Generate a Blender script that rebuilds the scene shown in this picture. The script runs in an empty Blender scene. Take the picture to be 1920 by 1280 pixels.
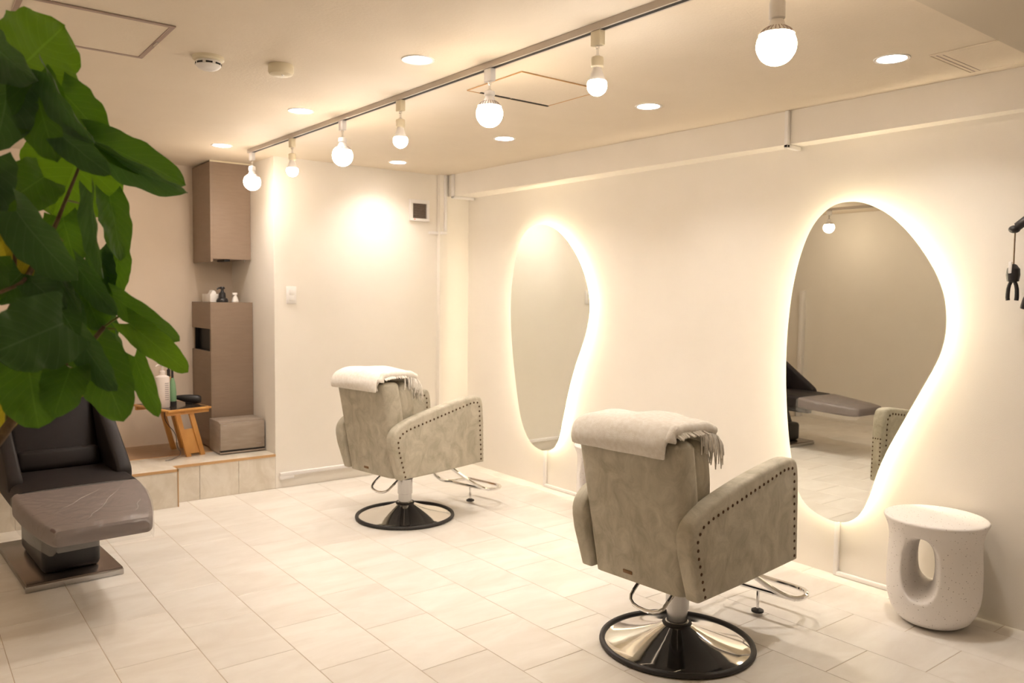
import bpy, bmesh, math, random
from mathutils import Vector, Matrix, noise as mnoise

# ------------------------------------------------------------------ camera, world, exposure
SC = bpy.context.scene
COL = SC.collection
CAM_H = 1.41
F_PX = 1496.2                       # focal length in pixels of the 1920x1280 frame
YAW, PITCH, ROLL = 0.6588, 0.0581, 0.0102
_f = Vector((math.sin(YAW)*math.cos(PITCH), math.cos(YAW)*math.cos(PITCH), -math.sin(PITCH)))
_r = Vector((math.cos(YAW), -math.sin(YAW), 0))
_u = _r.cross(_f)
R_ = _r*math.cos(ROLL) + _u*math.sin(ROLL)
U_ = -_r*math.sin(ROLL) + _u*math.cos(ROLL)
cam_d = bpy.data.cameras.new('camera')
cam_d.sensor_width = 36.0
cam_d.lens = F_PX/1920*36.0
cam_d.clip_start = 0.02
cam_d.dof.use_dof = True
cam_d.dof.focus_distance = 3.0
cam_d.dof.aperture_fstop = 4.5
cam = bpy.data.objects.new('camera', cam_d)
COL.objects.link(cam)
cam.matrix_world = Matrix(((R_.x, U_.x, -_f.x, 0), (R_.y, U_.y, -_f.y, 0), (R_.z, U_.z, -_f.z, CAM_H), (0, 0, 0, 1)))
SC.camera = cam

w = bpy.data.worlds.new('world')
w.use_nodes = True
w.node_tree.nodes['Background'].inputs[0].default_value = (1.0, 0.85, 0.68, 1)
w.node_tree.nodes['Background'].inputs[1].default_value = 0.05
SC.world = w
SC.view_settings.view_transform = 'Standard'
SC.view_settings.look = 'None'
SC.view_settings.gamma = 1.0
SC.view_settings.use_curve_mapping = False
SC.view_settings.exposure = 2.28
SC.cycles.max_bounces = 7
SC.cycles.diffuse_bounces = 4
SC.cycles.glossy_bounces = 4
SC.cycles.transmission_bounces = 4
SC.cycles.caustics_reflective = False
SC.cycles.caustics_refractive = False

WARM = (1.0, 0.82, 0.62)
NEUT = (1.0, 0.94, 0.88)
E_GLOBE, E_SMALL, E_DOWN, E_LED = 14.0, 24.0, 120.0, 14.5


def ray(px, py):
    return R_*((px-960)/F_PX) - U_*((py-640)/F_PX) + _f


def on_x(px, py, x):                # point of the plane x = const seen along a direction
    d = ray(px, py)
    return d*(x/d.x) + Vector((0, 0, CAM_H))


def on_y(px, py, y):
    d = ray(px, py)
    return d*(y/d.y) + Vector((0, 0, CAM_H))


# ------------------------------------------------------------------ materials
MATS = {}


def mat(name, base, rough=0.5, metal=0.0, spec=0.5, emit=None, estr=0.0):
    m = bpy.data.materials.new(name)
    m.use_nodes = True
    b = m.node_tree.nodes['Principled BSDF']
    b.inputs['Base Color'].default_value = (*base, 1)
    b.inputs['Roughness'].default_value = rough
    b.inputs['Metallic'].default_value = metal
    b.inputs['Specular IOR Level'].default_value = spec
    if emit:
        b.inputs['Emission Color'].default_value = (*emit, 1)
        b.inputs['Emission Strength'].default_value = estr
    MATS[name] = m
    return m


def nd(m, typ, **kw):
    n = m.node_tree.nodes.new(typ)
    for k, v in kw.items():
        setattr(n, k, v)
    return n


def ln(m, a, b):
    m.node_tree.links.new(a, b)


def bsdf(m):
    return m.node_tree.nodes['Principled BSDF']


def noise_col(m, c1, c2, scale, detail=4, stretch=(1, 1, 1), lo=0.35, hi=0.65, coord='Object', rough=0.55, dist=0.0):
    tc = nd(m, 'ShaderNodeTexCoord')
    mp = nd(m, 'ShaderNodeMapping')
    mp.inputs['Scale'].default_value = stretch
    nz = nd(m, 'ShaderNodeTexNoise')
    nz.inputs['Scale'].default_value = scale
    nz.inputs['Detail'].default_value = detail
    nz.inputs['Roughness'].default_value = rough
    nz.inputs['Distortion'].default_value = dist
    cr = nd(m, 'ShaderNodeValToRGB')
    cr.color_ramp.elements[0].position = lo
    cr.color_ramp.elements[0].color = (*c1, 1)
    cr.color_ramp.elements[1].position = hi
    cr.color_ramp.elements[1].color = (*c2, 1)
    if coord == 'World':
        g = nd(m, 'ShaderNodeNewGeometry')
        ln(m, g.outputs['Position'], mp.inputs['Vector'])
    else:
        ln(m, tc.outputs[coord], mp.inputs['Vector'])
    ln(m, mp.outputs[0], nz.inputs['Vector'])
    ln(m, nz.outputs['Fac'], cr.inputs['Fac'])
    ln(m, cr.outputs['Color'], bsdf(m).inputs['Base Color'])
    return nz, cr, mp


def bump(m, scale, strength, dist=0.002, detail=3, stretch=None, world=True):
    g = nd(m, 'ShaderNodeNewGeometry')
    nz = nd(m, 'ShaderNodeTexNoise')
    nz.inputs['Scale'].default_value = scale
    nz.inputs['Detail'].default_value = detail
    src = g.outputs['Position']
    if stretch:
        mp = nd(m, 'ShaderNodeMapping')
        mp.inputs['Scale'].default_value = stretch
        ln(m, src, mp.inputs['Vector'])
        src = mp.outputs[0]
    ln(m, src, nz.inputs['Vector'])
    b = nd(m, 'ShaderNodeBump')
    b.inputs['Strength'].default_value = strength
    b.inputs['Distance'].default_value = dist
    ln(m, nz.outputs['Fac'], b.inputs['Height'])
    ln(m, b.outputs['Normal'], bsdf(m).inputs['Normal'])


m = mat('wallpaper', (0.80, 0.745, 0.655), 0.85, spec=0.2)
noise_col(m, (0.82, 0.77, 0.70), (0.84, 0.79, 0.72), 3.0, coord='World')
bump(m, 260, 0.25, 0.002)
m = mat('ceiling_paper', (0.75, 0.66, 0.54), 0.7, spec=0.3)
noise_col(m, (0.74, 0.65, 0.53), (0.76, 0.67, 0.55), 4.0, coord='World')
bump(m, 70, 0.35, 0.003, stretch=(1, 2.5, 1))
m = mat('warm_lit_paper', (0.74, 0.63, 0.52), 0.85, spec=0.2)  # wallpaper with the alcove's warm, dim globe light mixed into its colour
noise_col(m, (0.73, 0.62, 0.51), (0.75, 0.64, 0.53), 3.0, coord='World')
bump(m, 260, 0.25, 0.002)
m = mat('shaded_soffit', (0.62, 0.55, 0.45), 0.85, spec=0.2)  # ceiling tone darkened: the unlit soffit's shade is in the colour
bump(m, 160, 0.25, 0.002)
m = mat('grout', (0.55, 0.44, 0.34), 0.9)
noise_col(m, (0.52, 0.41, 0.31), (0.60, 0.49, 0.39), 30, coord='World')
# floor tile: pale stone with soft beige and grey clouds drawn out along x
m = mat('floor_tile', (0.75, 0.68, 0.6), 0.32, spec=0.45)
nz, cr, mp = noise_col(m, (0.735, 0.675, 0.605), (0.83, 0.785, 0.725), 2.2, 7, (1.0, 2.6, 1), 0.33, 0.62, 'World', 0.62, 0.6)
oi = nd(m, 'ShaderNodeObjectInfo')
vm = nd(m, 'ShaderNodeVectorMath', operation='MULTIPLY')
vm.inputs[1].default_value = (37.0, 19.0, 0.0)
cx = nd(m, 'ShaderNodeCombineXYZ')
ln(m, oi.outputs['Random'], cx.inputs[0])
ln(m, oi.outputs['Random'], cx.inputs[1])
ln(m, cx.outputs[0], vm.inputs[0])
ln(m, vm.outputs[0], mp.inputs['Location'])
hs = nd(m, 'ShaderNodeHueSaturation')
mr = nd(m, 'ShaderNodeMapRange')
mr.inputs['To Min'].default_value = 0.965
mr.inputs['To Max'].default_value = 1.025
ln(m, oi.outputs['Random'], mr.inputs['Value'])
ln(m, mr.outputs[0], hs.inputs['Value'])
ln(m, cr.outputs['Color'], hs.inputs['Color'])
ln(m, hs.outputs['Color'], bsdf(m).inputs['Base Color'])
bump(m, 25, 0.06, 0.002, stretch=(1, 3, 1))
m = mat('marble_tile', (0.74, 0.69, 0.6), 0.3)
noise_col(m, (0.66, 0.59, 0.49), (0.78, 0.72, 0.63), 4.5, 7, (1.6, 1, 1.2), 0.36, 0.62, 'World', 0.62, 1.2)
m = mat('tan_edge', (0.55, 0.33, 0.15), 0.5)
m = mat('wood_floor', (0.36, 0.22, 0.12), 0.35)
noise_col(m, (0.30, 0.18, 0.09), (0.46, 0.30, 0.17), 5, 5, (1.2, 14, 1), 0.3, 0.7, 'World')
m = mat('white_plastic', (0.82, 0.79, 0.77), 0.4)
m = mat('cream_plastic', (0.74, 0.66, 0.49), 0.45)
m = mat('grey_track', (0.52, 0.46, 0.40), 0.45, 0.3)
m = mat('black_slot', (0.015, 0.012, 0.01), 0.7)
m = mat('vent_mesh', (0.10, 0.08, 0.065), 0.7)
m = mat('aluminium_frame', (0.42, 0.33, 0.29), 0.45, 0.55)
m = mat('black_plastic', (0.016, 0.014, 0.015), 0.4)
m = mat('dark_rubber', (0.022, 0.018, 0.017), 0.55)
m = mat('chrome', (0.80, 0.79, 0.78), 0.07, 1.0)
m = mat('brushed_steel', (0.50, 0.49, 0.48), 0.16, 1.0)
m = mat('mirror_glass', (0.86, 0.87, 0.82), 0.0, 1.0)
m = mat('mirror_edge', (0.42, 0.46, 0.38), 0.2, 0.6)
m = mat('mirror_back', (0.7, 0.68, 0.62), 0.6)
m = mat('led_strip', (1, 0.9, 0.7), 0.5, emit=(1.0, 0.85, 0.60), estr=E_LED)
m = mat('bulb_warm', (1, 1, 1), 0.4, emit=WARM, estr=E_GLOBE)
m = mat('bulb_neutral', (1, 1, 1), 0.4, emit=NEUT, estr=E_SMALL)
m = mat('downlight_lens', (1, 1, 1), 0.4, emit=(1.0, 0.93, 0.85), estr=E_DOWN)
# chair upholstery: pale taupe faux suede with brushed lighter streaks
m = mat('taupe_suede', (0.45, 0.39, 0.30), 0.72, spec=0.25)
nz, cr, mp = noise_col(m, (0.40, 0.362, 0.28), (0.63, 0.582, 0.48), 13.0, 8, (1, 1, 0.75), 0.34, 0.74, 'Object', 0.66, 0.9)
bump(m, 180, 0.25, 0.0015)
m = mat('nailhead', (0.10, 0.055, 0.03), 0.35, 0.9)
m = mat('brass_tag', (0.20, 0.11, 0.05), 0.4, 0.7)
m = mat('cream_wool', (0.84, 0.775, 0.69), 0.95, spec=0.1)
noise_col(m, (0.85, 0.79, 0.71), (0.93, 0.885, 0.82), 60, 4, coord='Object')
bump(m, 420, 0.8, 0.004, 4)
m = mat('dark_vinyl', (0.014, 0.010, 0.010), 0.55, spec=0.22)
bump(m, 400, 0.2, 0.001)
m = mat('brown_vinyl', (0.135, 0.092, 0.085), 0.5, spec=0.35)
bump(m, 400, 0.2, 0.001)
m = mat('bed_metal', (0.21, 0.17, 0.15), 0.22, 0.85)
m = mat('terrazzo', (0.80, 0.75, 0.72), 0.7, spec=0.25)
tc = nd(m, 'ShaderNodeTexCoord')
vo = nd(m, 'ShaderNodeTexVoronoi')
vo.inputs['Scale'].default_value = 75
cr = nd(m, 'ShaderNodeValToRGB')
cr.color_ramp.elements[0].position = 0.09
cr.color_ramp.elements[0].color = (0.33, 0.28, 0.25, 1)
cr.color_ramp.elements[1].position = 0.19
cr.color_ramp.elements[1].color = (0.86, 0.815, 0.785, 1)
ln(m, tc.outputs['Object'], vo.inputs['Vector'])
ln(m, vo.outputs['Distance'], cr.inputs['Fac'])
nz = nd(m, 'ShaderNodeTexNoise')
nz.inputs['Scale'].default_value = 55
ln(m, tc.outputs['Object'], nz.inputs['Vector'])
cr2 = nd(m, 'ShaderNodeValToRGB')
cr2.color_ramp.elements[0].position = 0.42
cr2.color_ramp.elements[0].color = (0, 0, 0, 1)
cr2.color_ramp.elements[1].position = 0.5
cr2.color_ramp.elements[1].color = (1, 1, 1, 1)
ln(m, nz.outputs['Fac'], cr2.inputs['Fac'])
mx = nd(m, 'ShaderNodeMix', data_type='RGBA')
mx.inputs['A'].default_value = (0.86, 0.815, 0.785, 1)
ln(m, cr2.outputs['Color'], mx.inputs['Factor'])
ln(m, cr.outputs['Color'], mx.inputs['B'])
ln(m, mx.outputs['Result'], bsdf(m).inputs['Base Color'])
bump(m, 150, 0.2, 0.002)
m = mat('taupe_laminate', (0.30, 0.225, 0.165), 0.5)
noise_col(m, (0.240, 0.170, 0.120), (0.258, 0.184, 0.132), 9, 5, (1, 1, 6), coord='World')
m = mat('niche_black', (0.006, 0.005, 0.005), 0.6)
m = mat('greige_wood', (0.33, 0.265, 0.21), 0.4)
noise_col(m, (0.315, 0.255, 0.205), (0.37, 0.305, 0.25), 5, 6, (1.5, 1.5, 9), coord='World')
m = mat('orange_wood', (0.58, 0.28, 0.07), 0.4)
noise_col(m, (0.50, 0.225, 0.05), (0.66, 0.345, 0.10), 8, 5, (1, 1, 0.3), coord='Object')
m = mat('dark_tray', (0.06, 0.045, 0.035), 0.12)
m = mat('bottle_white', (0.80, 0.72, 0.68), 0.35)
m = mat('bottle_green', (0.20, 0.36, 0.20), 0.35)
m = mat('amber', (0.45, 0.22, 0.05), 0.3)
m = mat('label_grey', (0.42, 0.36, 0.35), 0.6)
m = mat('clear_plastic', (0.75, 0.72, 0.72), 0.15)
bsdf(m).inputs['Transmission Weight'].default_value = 0.6
m = mat('red_print', (0.7, 0.12, 0.08), 0.6)
m = mat('bark', (0.17, 0.105, 0.05), 0.8)
noise_col(m, (0.12, 0.07, 0.035), (0.24, 0.16, 0.085), 25, 5, coord='Object')
m = mat('petiole', (0.22, 0.24, 0.05), 0.6)
m = mat('pot_ceramic', (0.75, 0.72, 0.68), 0.4)
m = mat('soil', (0.05, 0.03, 0.02), 0.95)
m = mat('door_paint', (0.78, 0.75, 0.70), 0.5)
# clear plastic film
m = mat('plastic_film', (0.9, 0.9, 0.9), 0.12)
for n in list(m.node_tree.nodes):
    m.node_tree.nodes.remove(n)
out = nd(m, 'ShaderNodeOutputMaterial')
tr = nd(m, 'ShaderNodeBsdfTransparent')
gl = nd(m, 'ShaderNodeBsdfGlossy')
gl.inputs['Roughness'].default_value = 0.16
df = nd(m, 'ShaderNodeBsdfDiffuse')
df.inputs['Color'].default_value = (0.75, 0.72, 0.70, 1)
mx1 = nd(m, 'ShaderNodeMixShader')
mx1.inputs[0].default_value = 0.35
mx2 = nd(m, 'ShaderNodeMixShader')
mx2.inputs[0].default_value = 0.19
g = nd(m, 'ShaderNodeNewGeometry')
nz = nd(m, 'ShaderNodeTexNoise')
nz.inputs['Scale'].default_value = 9
nz.inputs['Distortion'].default_value = 2.5
bp = nd(m, 'ShaderNodeBump')
bp.inputs['Strength'].default_value = 0.7
bp.inputs['Distance'].default_value = 0.02
ln(m, g.outputs['Position'], nz.inputs['Vector'])
ln(m, nz.outputs['Fac'], bp.inputs['Height'])
ln(m, bp.outputs['Normal'], gl.inputs['Normal'])
ln(m, df.outputs[0], mx1.inputs[1])
ln(m, gl.outputs[0], mx1.inputs[2])
ln(m, tr.outputs[0], mx2.inputs[1])
ln(m, mx1.outputs[0], mx2.inputs[2])
ln(m, mx2.outputs[0], out.inputs['Surface'])


def leaf_mat(name, dark, light, trans):
    m = mat(name, dark, 0.46, spec=0.5)
    t = m.node_tree
    uv = nd(m, 'ShaderNodeUVMap')
    uv.uv_map = 'leaf'
    sp = nd(m, 'ShaderNodeSeparateXYZ')
    ln(m, uv.outputs[0], sp.inputs[0])

    def mth(op, a, b=None):
        n = nd(m, 'ShaderNodeMath', operation=op)
        for i, v in enumerate((a, b)):
            if v is None:
                continue
            if isinstance(v, (int, float)):
                n.inputs[i].default_value = v
            else:
                ln(m, v, n.inputs[i])
        return n.outputs[0]
    av = mth('ABSOLUTE', mth('SUBTRACT', sp.outputs[1], 0.5))
    ph = mth('FRACT', mth('MULTIPLY', mth('SUBTRACT', sp.outputs[0], mth('MULTIPLY', av, 0.75)), 7.5))
    side = mth('ABSOLUTE', mth('SUBTRACT', ph, 0.5))
    v1 = mth('LESS_THAN', side, 0.05)
    v2 = mth('LESS_THAN', av, 0.014)
    vein = mth('MINIMUM', mth('ADD', mth('MULTIPLY', v1, 0.5), v2), 1.0)
    nz = nd(m, 'ShaderNodeTexNoise')
    nz.inputs['Scale'].default_value = 9
    nz.inputs['Detail'].default_value = 4
    tc = nd(m, 'ShaderNodeTexCoord')
    ln(m, tc.outputs['Object'], nz.inputs['Vector'])
    mx = nd(m, 'ShaderNodeMix', data_type='RGBA')
    mx.inputs['A'].default_value = (*dark, 1)
    mx.inputs['B'].default_value = (*light, 1)
    ln(m, nz.outputs['Fac'], mx.inputs['Factor'])
    mv = nd(m, 'ShaderNodeMix', data_type='RGBA')
    ln(m, mx.outputs['Result'], mv.inputs['A'])
    mv.inputs['B'].default_value = (light[0]*1.8, light[1]*1.55, light[2]*2.2, 1)
    ln(m, mth('MULTIPLY', vein, 0.75), mv.inputs['Factor'])
    ln(m, mv.outputs['Result'], bsdf(m).inputs['Base Color'])
    bp = nd(m, 'ShaderNodeBump')
    bp.inputs['Strength'].default_value = 0.35
    bp.inputs['Distance'].default_value = 0.003
    ln(m, mth('ADD', mth('MULTIPLY', side, 0.8), nz.outputs['Fac']), bp.inputs['Height'])
    ln(m, bp.outputs['Normal'], bsdf(m).inputs['Normal'])
    tl = nd(m, 'ShaderNodeBsdfTranslucent')
    tl.inputs['Color'].default_value = (light[0]*2.2, light[1]*1.9, light[2]*0.8, 1)
    ms = nd(m, 'ShaderNodeMixShader')
    ms.inputs[0].default_value = trans
    o = t.nodes['Material Output']
    ln(m, bsdf(m).outputs[0], ms.inputs[1])
    ln(m, tl.outputs[0], ms.inputs[2])
    ln(m, ms.outputs[0], o.inputs['Surface'])


leaf_mat('leaf_shaded', (0.030, 0.092, 0.028), (0.056, 0.145, 0.040), 0.25)  # shade and greyish sheen of the front-facing leaves put into the green
leaf_mat('leaf_mid', (0.034, 0.110, 0.014), (0.064, 0.165, 0.018), 0.35)
leaf_mat('leaf_backlit', (0.055, 0.150, 0.012), (0.090, 0.210, 0.016), 0.42)  # green brightened to stand for light coming through backlit leaves
leaf_mat('leaf_yellow', (0.16, 0.185, 0.018), (0.25, 0.25, 0.028), 0.4)


# ------------------------------------------------------------------ mesh helpers
class MB:
    def __init__(s):
        s.bm = bmesh.new()

    def box(s, x0, x1, y0, y1, z0, z1, bev=0.0, seg=2, M=None):
        t = bmesh.new()
        bmesh.ops.create_cube(t, size=1)
        bmesh.ops.scale(t, vec=(x1-x0, y1-y0, z1-z0), verts=t.verts)
        bmesh.ops.translate(t, vec=((x0+x1)/2, (y0+y1)/2, (z0+z1)/2), verts=t.verts)
        if bev > 0:
            bmesh.ops.bevel(t, geom=t.edges[:], offset=bev, segments=seg, profile=0.5, affect='EDGES')
        return s.add(t, M)

    def add(s, t, M=None):
        if M is not None:
            bmesh.ops.transform(t, matrix=M, verts=t.verts)
        me = bpy.data.meshes.new('tmp')
        t.to_mesh(me)
        t.free()
        s.bm.from_mesh(me)
        bpy.data.meshes.remove(me)
        return s

    def raw(s, verts, faces):
        vs = [s.bm.verts.new(v) for v in verts]
        for f in faces:
            s.bm.faces.new([vs[i] for i in f])
        return s

    def grid(s, rows, close_u=False, close_v=False):
        n, k = len(rows), len(rows[0])
        vs = [[s.bm.verts.new(p) for p in r] for r in rows]
        for i in range(n if close_u else n-1):
            for j in range(k if close_v else k-1):
                a, b = vs[i], vs[(i+1) % n]
                s.bm.faces.new((a[j], a[(j+1) % k], b[(j+1) % k], b[j]))
        return vs

    def lathe(s, prof, seg=24, c=(0, 0, 0), cap=True, M=None):
        t = MB()
        rows = [[(c[0]+r*math.cos(2*math.pi*i/seg), c[1]+r*math.sin(2*math.pi*i/seg), c[2]+z) for i in range(seg)] for r, z in prof]
        vs = t.grid(rows, close_v=True)
        if cap:
            if prof[0][0] > 1e-5:
                t.bm.faces.new(vs[0][::-1])
            if prof[-1][0] > 1e-5:
                t.bm.faces.new(vs[-1])
        bmesh.ops.remove_doubles(t.bm, verts=t.bm.verts, dist=1e-6)
        bmesh.ops.recalc_face_normals(t.bm, faces=t.bm.faces)
        return s.add(t.bm, M)

    def tube(s, pts, r, seg=8, closed=False, smooth=0):
        P = [Vector(p) for p in pts]
        rr = r if isinstance(r, (list, tuple)) else [r]*len(P)
        for _ in range(smooth):
            q, q2 = [], []
            n = len(P)
            for i in range(n if closed else n-1):
                a, b = P[i], P[(i+1) % n]
                ra, rb = rr[i], rr[(i+1) % n]
                q += [a*0.75+b*0.25, a*0.25+b*0.75]
                q2 += [ra*.75+rb*.25, ra*.25+rb*.75]
            if not closed:
                q[0], q[-1] = P[0], P[-1]
            P, rr = q, q2
        n = len(P)
        rows = []
        up = Vector((0.123, 0.345, 0.93)).normalized()
        prev = None
        for i in range(n):
            if closed:
                d = P[(i+1) % n]-P[i-1]
            else:
                d = P[min(i+1, n-1)]-P[max(i-1, 0)]
            if d.length < 1e-9:
                d = Vector((0, 0, 1))
            d.normalize()
            a = d.cross(up if prev is None else prev.cross(d) if False else up)
            if prev is not None:
                a = prev - d*prev.dot(d)
            a.normalize()
            prev = a
            b = d.cross(a)
            rows.append([tuple(P[i]+a*(rr[i]*math.cos(2*math.pi*k/seg))+b*(rr[i]*math.sin(2*math.pi*k/seg))) for k in range(seg)])
        vs = s.grid(rows, close_u=closed, close_v=True)
        if not closed:
            s.bm.faces.new(vs[0][::-1])
            s.bm.faces.new(vs[-1])
        return s

    def prism(s, prof, axis, a, b, bev=0.0, seg=2, M=None):
        """prof: 2-D outline; axis 'y': (x,z) swept from y=a to y=b; 'x': (y,z); 'z': (x,y)"""
        t = bmesh.new()

        def P(p, k):
            return {'y': (p[0], k, p[1]), 'x': (k, p[0], p[1]), 'z': (p[0], p[1], k)}[axis]
        va = [t.verts.new(P(p, a)) for p in prof]
        vb = [t.verts.new(P(p, b)) for p in prof]
        n = len(prof)
        fa = t.faces.new(va)
        fb = t.faces.new(vb[::-1])
        for i in range(n):
            t.faces.new((va[i], vb[i], vb[(i+1) % n], va[(i+1) % n]))
        bmesh.ops.recalc_face_normals(t, faces=t.faces)
        if bev > 0:
            es = set(fa.edges) | set(fb.edges)
            bmesh.ops.bevel(t, geom=list(es), offset=bev, segments=seg, profile=0.5, affect='EDGES')
        return s.add(t, M)

    def ball(s, c, r, seg=10, ring=6, sc=(1, 1, 1)):
        t = bmesh.new()
        bmesh.ops.create_uvsphere(t, u_segments=seg, v_segments=ring, radius=r)
        bmesh.ops.scale(t, vec=sc, verts=t.verts)
        bmesh.ops.translate(t, vec=c, verts=t.verts)
        return s.add(t)

    def obj(s, name, material, parent=None, smooth=30, loc=None):
        me = bpy.data.meshes.new(name)
        s.bm.to_mesh(me)
        s.bm.free()
        me.materials.append(MATS[material])
        o = bpy.data.objects.new(name, me)
        COL.objects.link(o)
        if parent is not None:
            o.parent = parent
        if loc is not None:
            o.location = loc
        if smooth:
            for p in me.polygons:
                p.use_smooth = True
            me.set_sharp_from_angle(angle=math.radians(smooth))
        return o


def thing(name, label, cat, loc=(0, 0, 0), rz=0.0, group=None):
    o = bpy.data.objects.new(name, None)
    COL.objects.link(o)
    o.empty_display_size = 0.05
    o.location = loc
    o.rotation_euler = (0, 0, rz)
    o['label'] = label
    o['category'] = cat
    if group:
        o['group'] = group
    return o


def tag(o, label, cat, group=None):
    o['label'] = label
    o['category'] = cat
    if group:
        o['group'] = group
    return o


def struct(o, label, cat):
    o['kind'] = 'structure'
    o['label'] = label
    o['category'] = cat
    return o


def copy_tree(o, parent=None):
    c = o.copy()
    COL.objects.link(c)
    c.parent = parent
    for ch in list(o.children):
        copy_tree(ch, c)
    return c


def smooth_pts(pts, it=2, closed=True):
    P = [Vector(p) for p in pts]
    for _ in range(it):
        q = []
        n = len(P)
        for i in range(n if closed else n-1):
            a, b = P[i], P[(i+1) % n]
            q += [a*.75+b*.25, a*.25+b*.75]
        if not closed:
            q[0], q[-1] = P[0], P[-1]
        P = q
    return P


RY = lambda a: Matrix.Rotation(a, 4, 'Y')
RX = lambda a: Matrix.Rotation(a, 4, 'X')
RZ = lambda a: Matrix.Rotation(a, 4, 'Z')
T = lambda x, y, z: Matrix.Translation((x, y, z))

# ------------------------------------------------------------------ room shell
XW, XL, YB, YF, ZC = 3.78, -1.10, 5.53, -1.60, 2.37
YA, XS = 6.42, 2.14                 # alcove back wall, alcove side wall
ZP = 0.25                           # raised platform

floor = struct(MB().box(XL, XW, YF, YB+0.02, -0.12, -0.0016).obj('floor', 'grout', smooth=0), 'pale stone-look tiled salon floor with thin tan joints', 'floor')
TW, TL, GAP = 0.3055, 0.457, 0.0026
tile_cache = {}


def tile_mesh(wd, lg):
    k = (round(wd, 4), round(lg, 4))
    if k not in tile_cache:
        b = MB().box(-wd/2, wd/2, -lg/2, lg/2, -0.006, 0.0)
        top = [e for e in b.bm.edges if all(v.co.z > -0.001 for v in e.verts)]
        bmesh.ops.bevel(b.bm, geom=top, offset=0.0012, segments=1, affect='EDGES')
        me = bpy.data.meshes.new('floor_tile')
        b.bm.to_mesh(me)
        b.bm.free()
        me.materials.append(MATS['floor_tile'])
        tile_cache[k] = me
    return tile_cache[k]


k0 = math.floor(XL/TW)
for k in range(k0, math.ceil(XW/TW)):
    xa, xb = max(k*TW, XL), min((k+1)*TW, XW)
    if xb-xa < 0.01:
        continue
    ph = 2.735 if k % 2 == 0 else 2.507
    j = math.floor((YF-ph)/TL)
    while ph+j*TL < YB:
        ya, yb = max(ph+j*TL, YF), min(ph+(j+1)*TL, YB)
        j += 1
        if yb-ya < 0.01:
            continue
        o = bpy.data.objects.new('floor_tile', tile_mesh(xb-xa-GAP, yb-ya-GAP))
        COL.objects.link(o)
        o.parent = floor
        o.location = ((xa+xb)/2, (ya+yb)/2, 0)

# raised alcove platform
plat = thing('platform', 'raised marble-tiled platform step at the alcove', 'platform', (0, 0, 0))
plat['kind'] = 'structure'
MB().prism([(XL, 5.432), (1.428, 5.432), (1.428, 5.542), (XS, 5.542), (XS, YA), (XL, YA)], 'z', -0.1, ZP-0.012).obj('platform_core', 'grout', plat, 0)
MB().prism([(XL, 5.42), (1.44, 5.42), (1.44, 5.53), (XS, 5.53), (XS, 5.885), (XL, 5.885)], 'z', ZP-0.012, ZP, 0.002).obj('top_slab', 'marble_tile', plat)
MB().box(XL, XS, 5.885, YA, ZP-0.02, ZP-0.004).obj('wood_flooring', 'wood_floor', plat, 0)
e = MB()
e.box(XL, 1.442, 5.416, 5.424, ZP-0.016, ZP+0.001)
e.box(1.436, 1.444, 5.416, 5.53, ZP-0.016, ZP+0.001)
e.box(1.444, XS, 5.526, 5.534, ZP-0.016, ZP+0.001)
e.box(1.437, 1.4435, 5.4175, 5.4245, 0.0, ZP-0.01)
e.box(XL, XS, 5.88, 5.892, ZP-0.01, ZP+0.002)
e.obj('edge_trim', 'tan_edge', plat, 0)
for y, xs in ((5.42, [XL, -0.695, -0.39, -0.085, 0.22, 0.525, 0.83, 1.135, 1.437]), (5.53, [1.445, 1.61, 1.875, XS])):
    for a, b in zip(xs[:-1], xs[1:]):
        MB().box(a+0.001, b-0.001, y, y+0.012, 0.0, ZP-0.014, 0.001, 1).obj('riser_tile', 'marble_tile', plat, 0)
MB().box(1.4285, 1.44, 5.4325, 5.53, 0.0, ZP-0.014, 0.001, 1).obj('riser_tile', 'marble_tile', plat, 0)

struct(MB().box(XW, XW+0.1, YF, YB+0.1, -0.1, ZC+0.1).obj('wall_right', 'wallpaper', smooth=0), 'cream papered wall carrying the two glowing mirrors', 'wall')
struct(MB().box(XS, XW+0.1, YB, YA+0.1, -0.1, ZC+0.1).obj('wall_back', 'wallpaper', smooth=0), 'cream wall block with the exhaust vent and switch', 'wall')
struct(MB().box(3.50, XW, 5.485, YB+0.01, 0.0, ZC).obj('pilaster', 'wallpaper', smooth=0), 'shallow cream corner pilaster beside the vent', 'pilaster')
struct(MB().box(XL-0.1, XS, YA, YA+0.1, -0.1, ZC+0.1).obj('wall_alcove', 'warm_lit_paper', smooth=0), 'beige rear wall of the raised alcove behind the side table', 'wall')
struct(MB().box(XL-0.1, XL, YF, YA, -0.1, ZC+0.1).obj('wall_left', 'wallpaper', smooth=0), 'plain cream wall opposite the mirrors', 'wall')
struct(MB().box(XL-0.1, XW+0.1, YF-0.1, YF, -0.1, ZC+0.1).obj('wall_front', 'wallpaper', smooth=0), 'plain cream wall facing the alcove', 'wall')
ceil = MB().box(XL-0.1, XW+0.1, YF-0.1, YA+0.1, ZC, ZC+0.1).obj('ceiling', 'ceiling_paper', smooth=0)
struct(ceil, 'textured cream papered ceiling', 'ceiling')
DOWN = [(1.728, 5.36), (1.728, 4.07), (1.728, 2.88), (2.94, 5.18), (2.995, 3.965), (3.045, 2.825), (3.185, 1.65)]
pk = MB()
for x, y in DOWN:                    # pockets for the recessed downlights
    pk.lathe([(0.057, -0.05), (0.057, 0.068)], 32, c=(x, y, ZC))
pk = pk.obj('pockets', 'ceiling_paper', None, 0)
md = ceil.modifiers.new('pockets', 'BOOLEAN')
md.operation = 'DIFFERENCE'
md.object = pk
md.solver = 'EXACT'
me = bpy.data.meshes.new_from_object(ceil.evaluated_get(bpy.context.evaluated_depsgraph_get()))
ceil.modifiers.clear()
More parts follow.
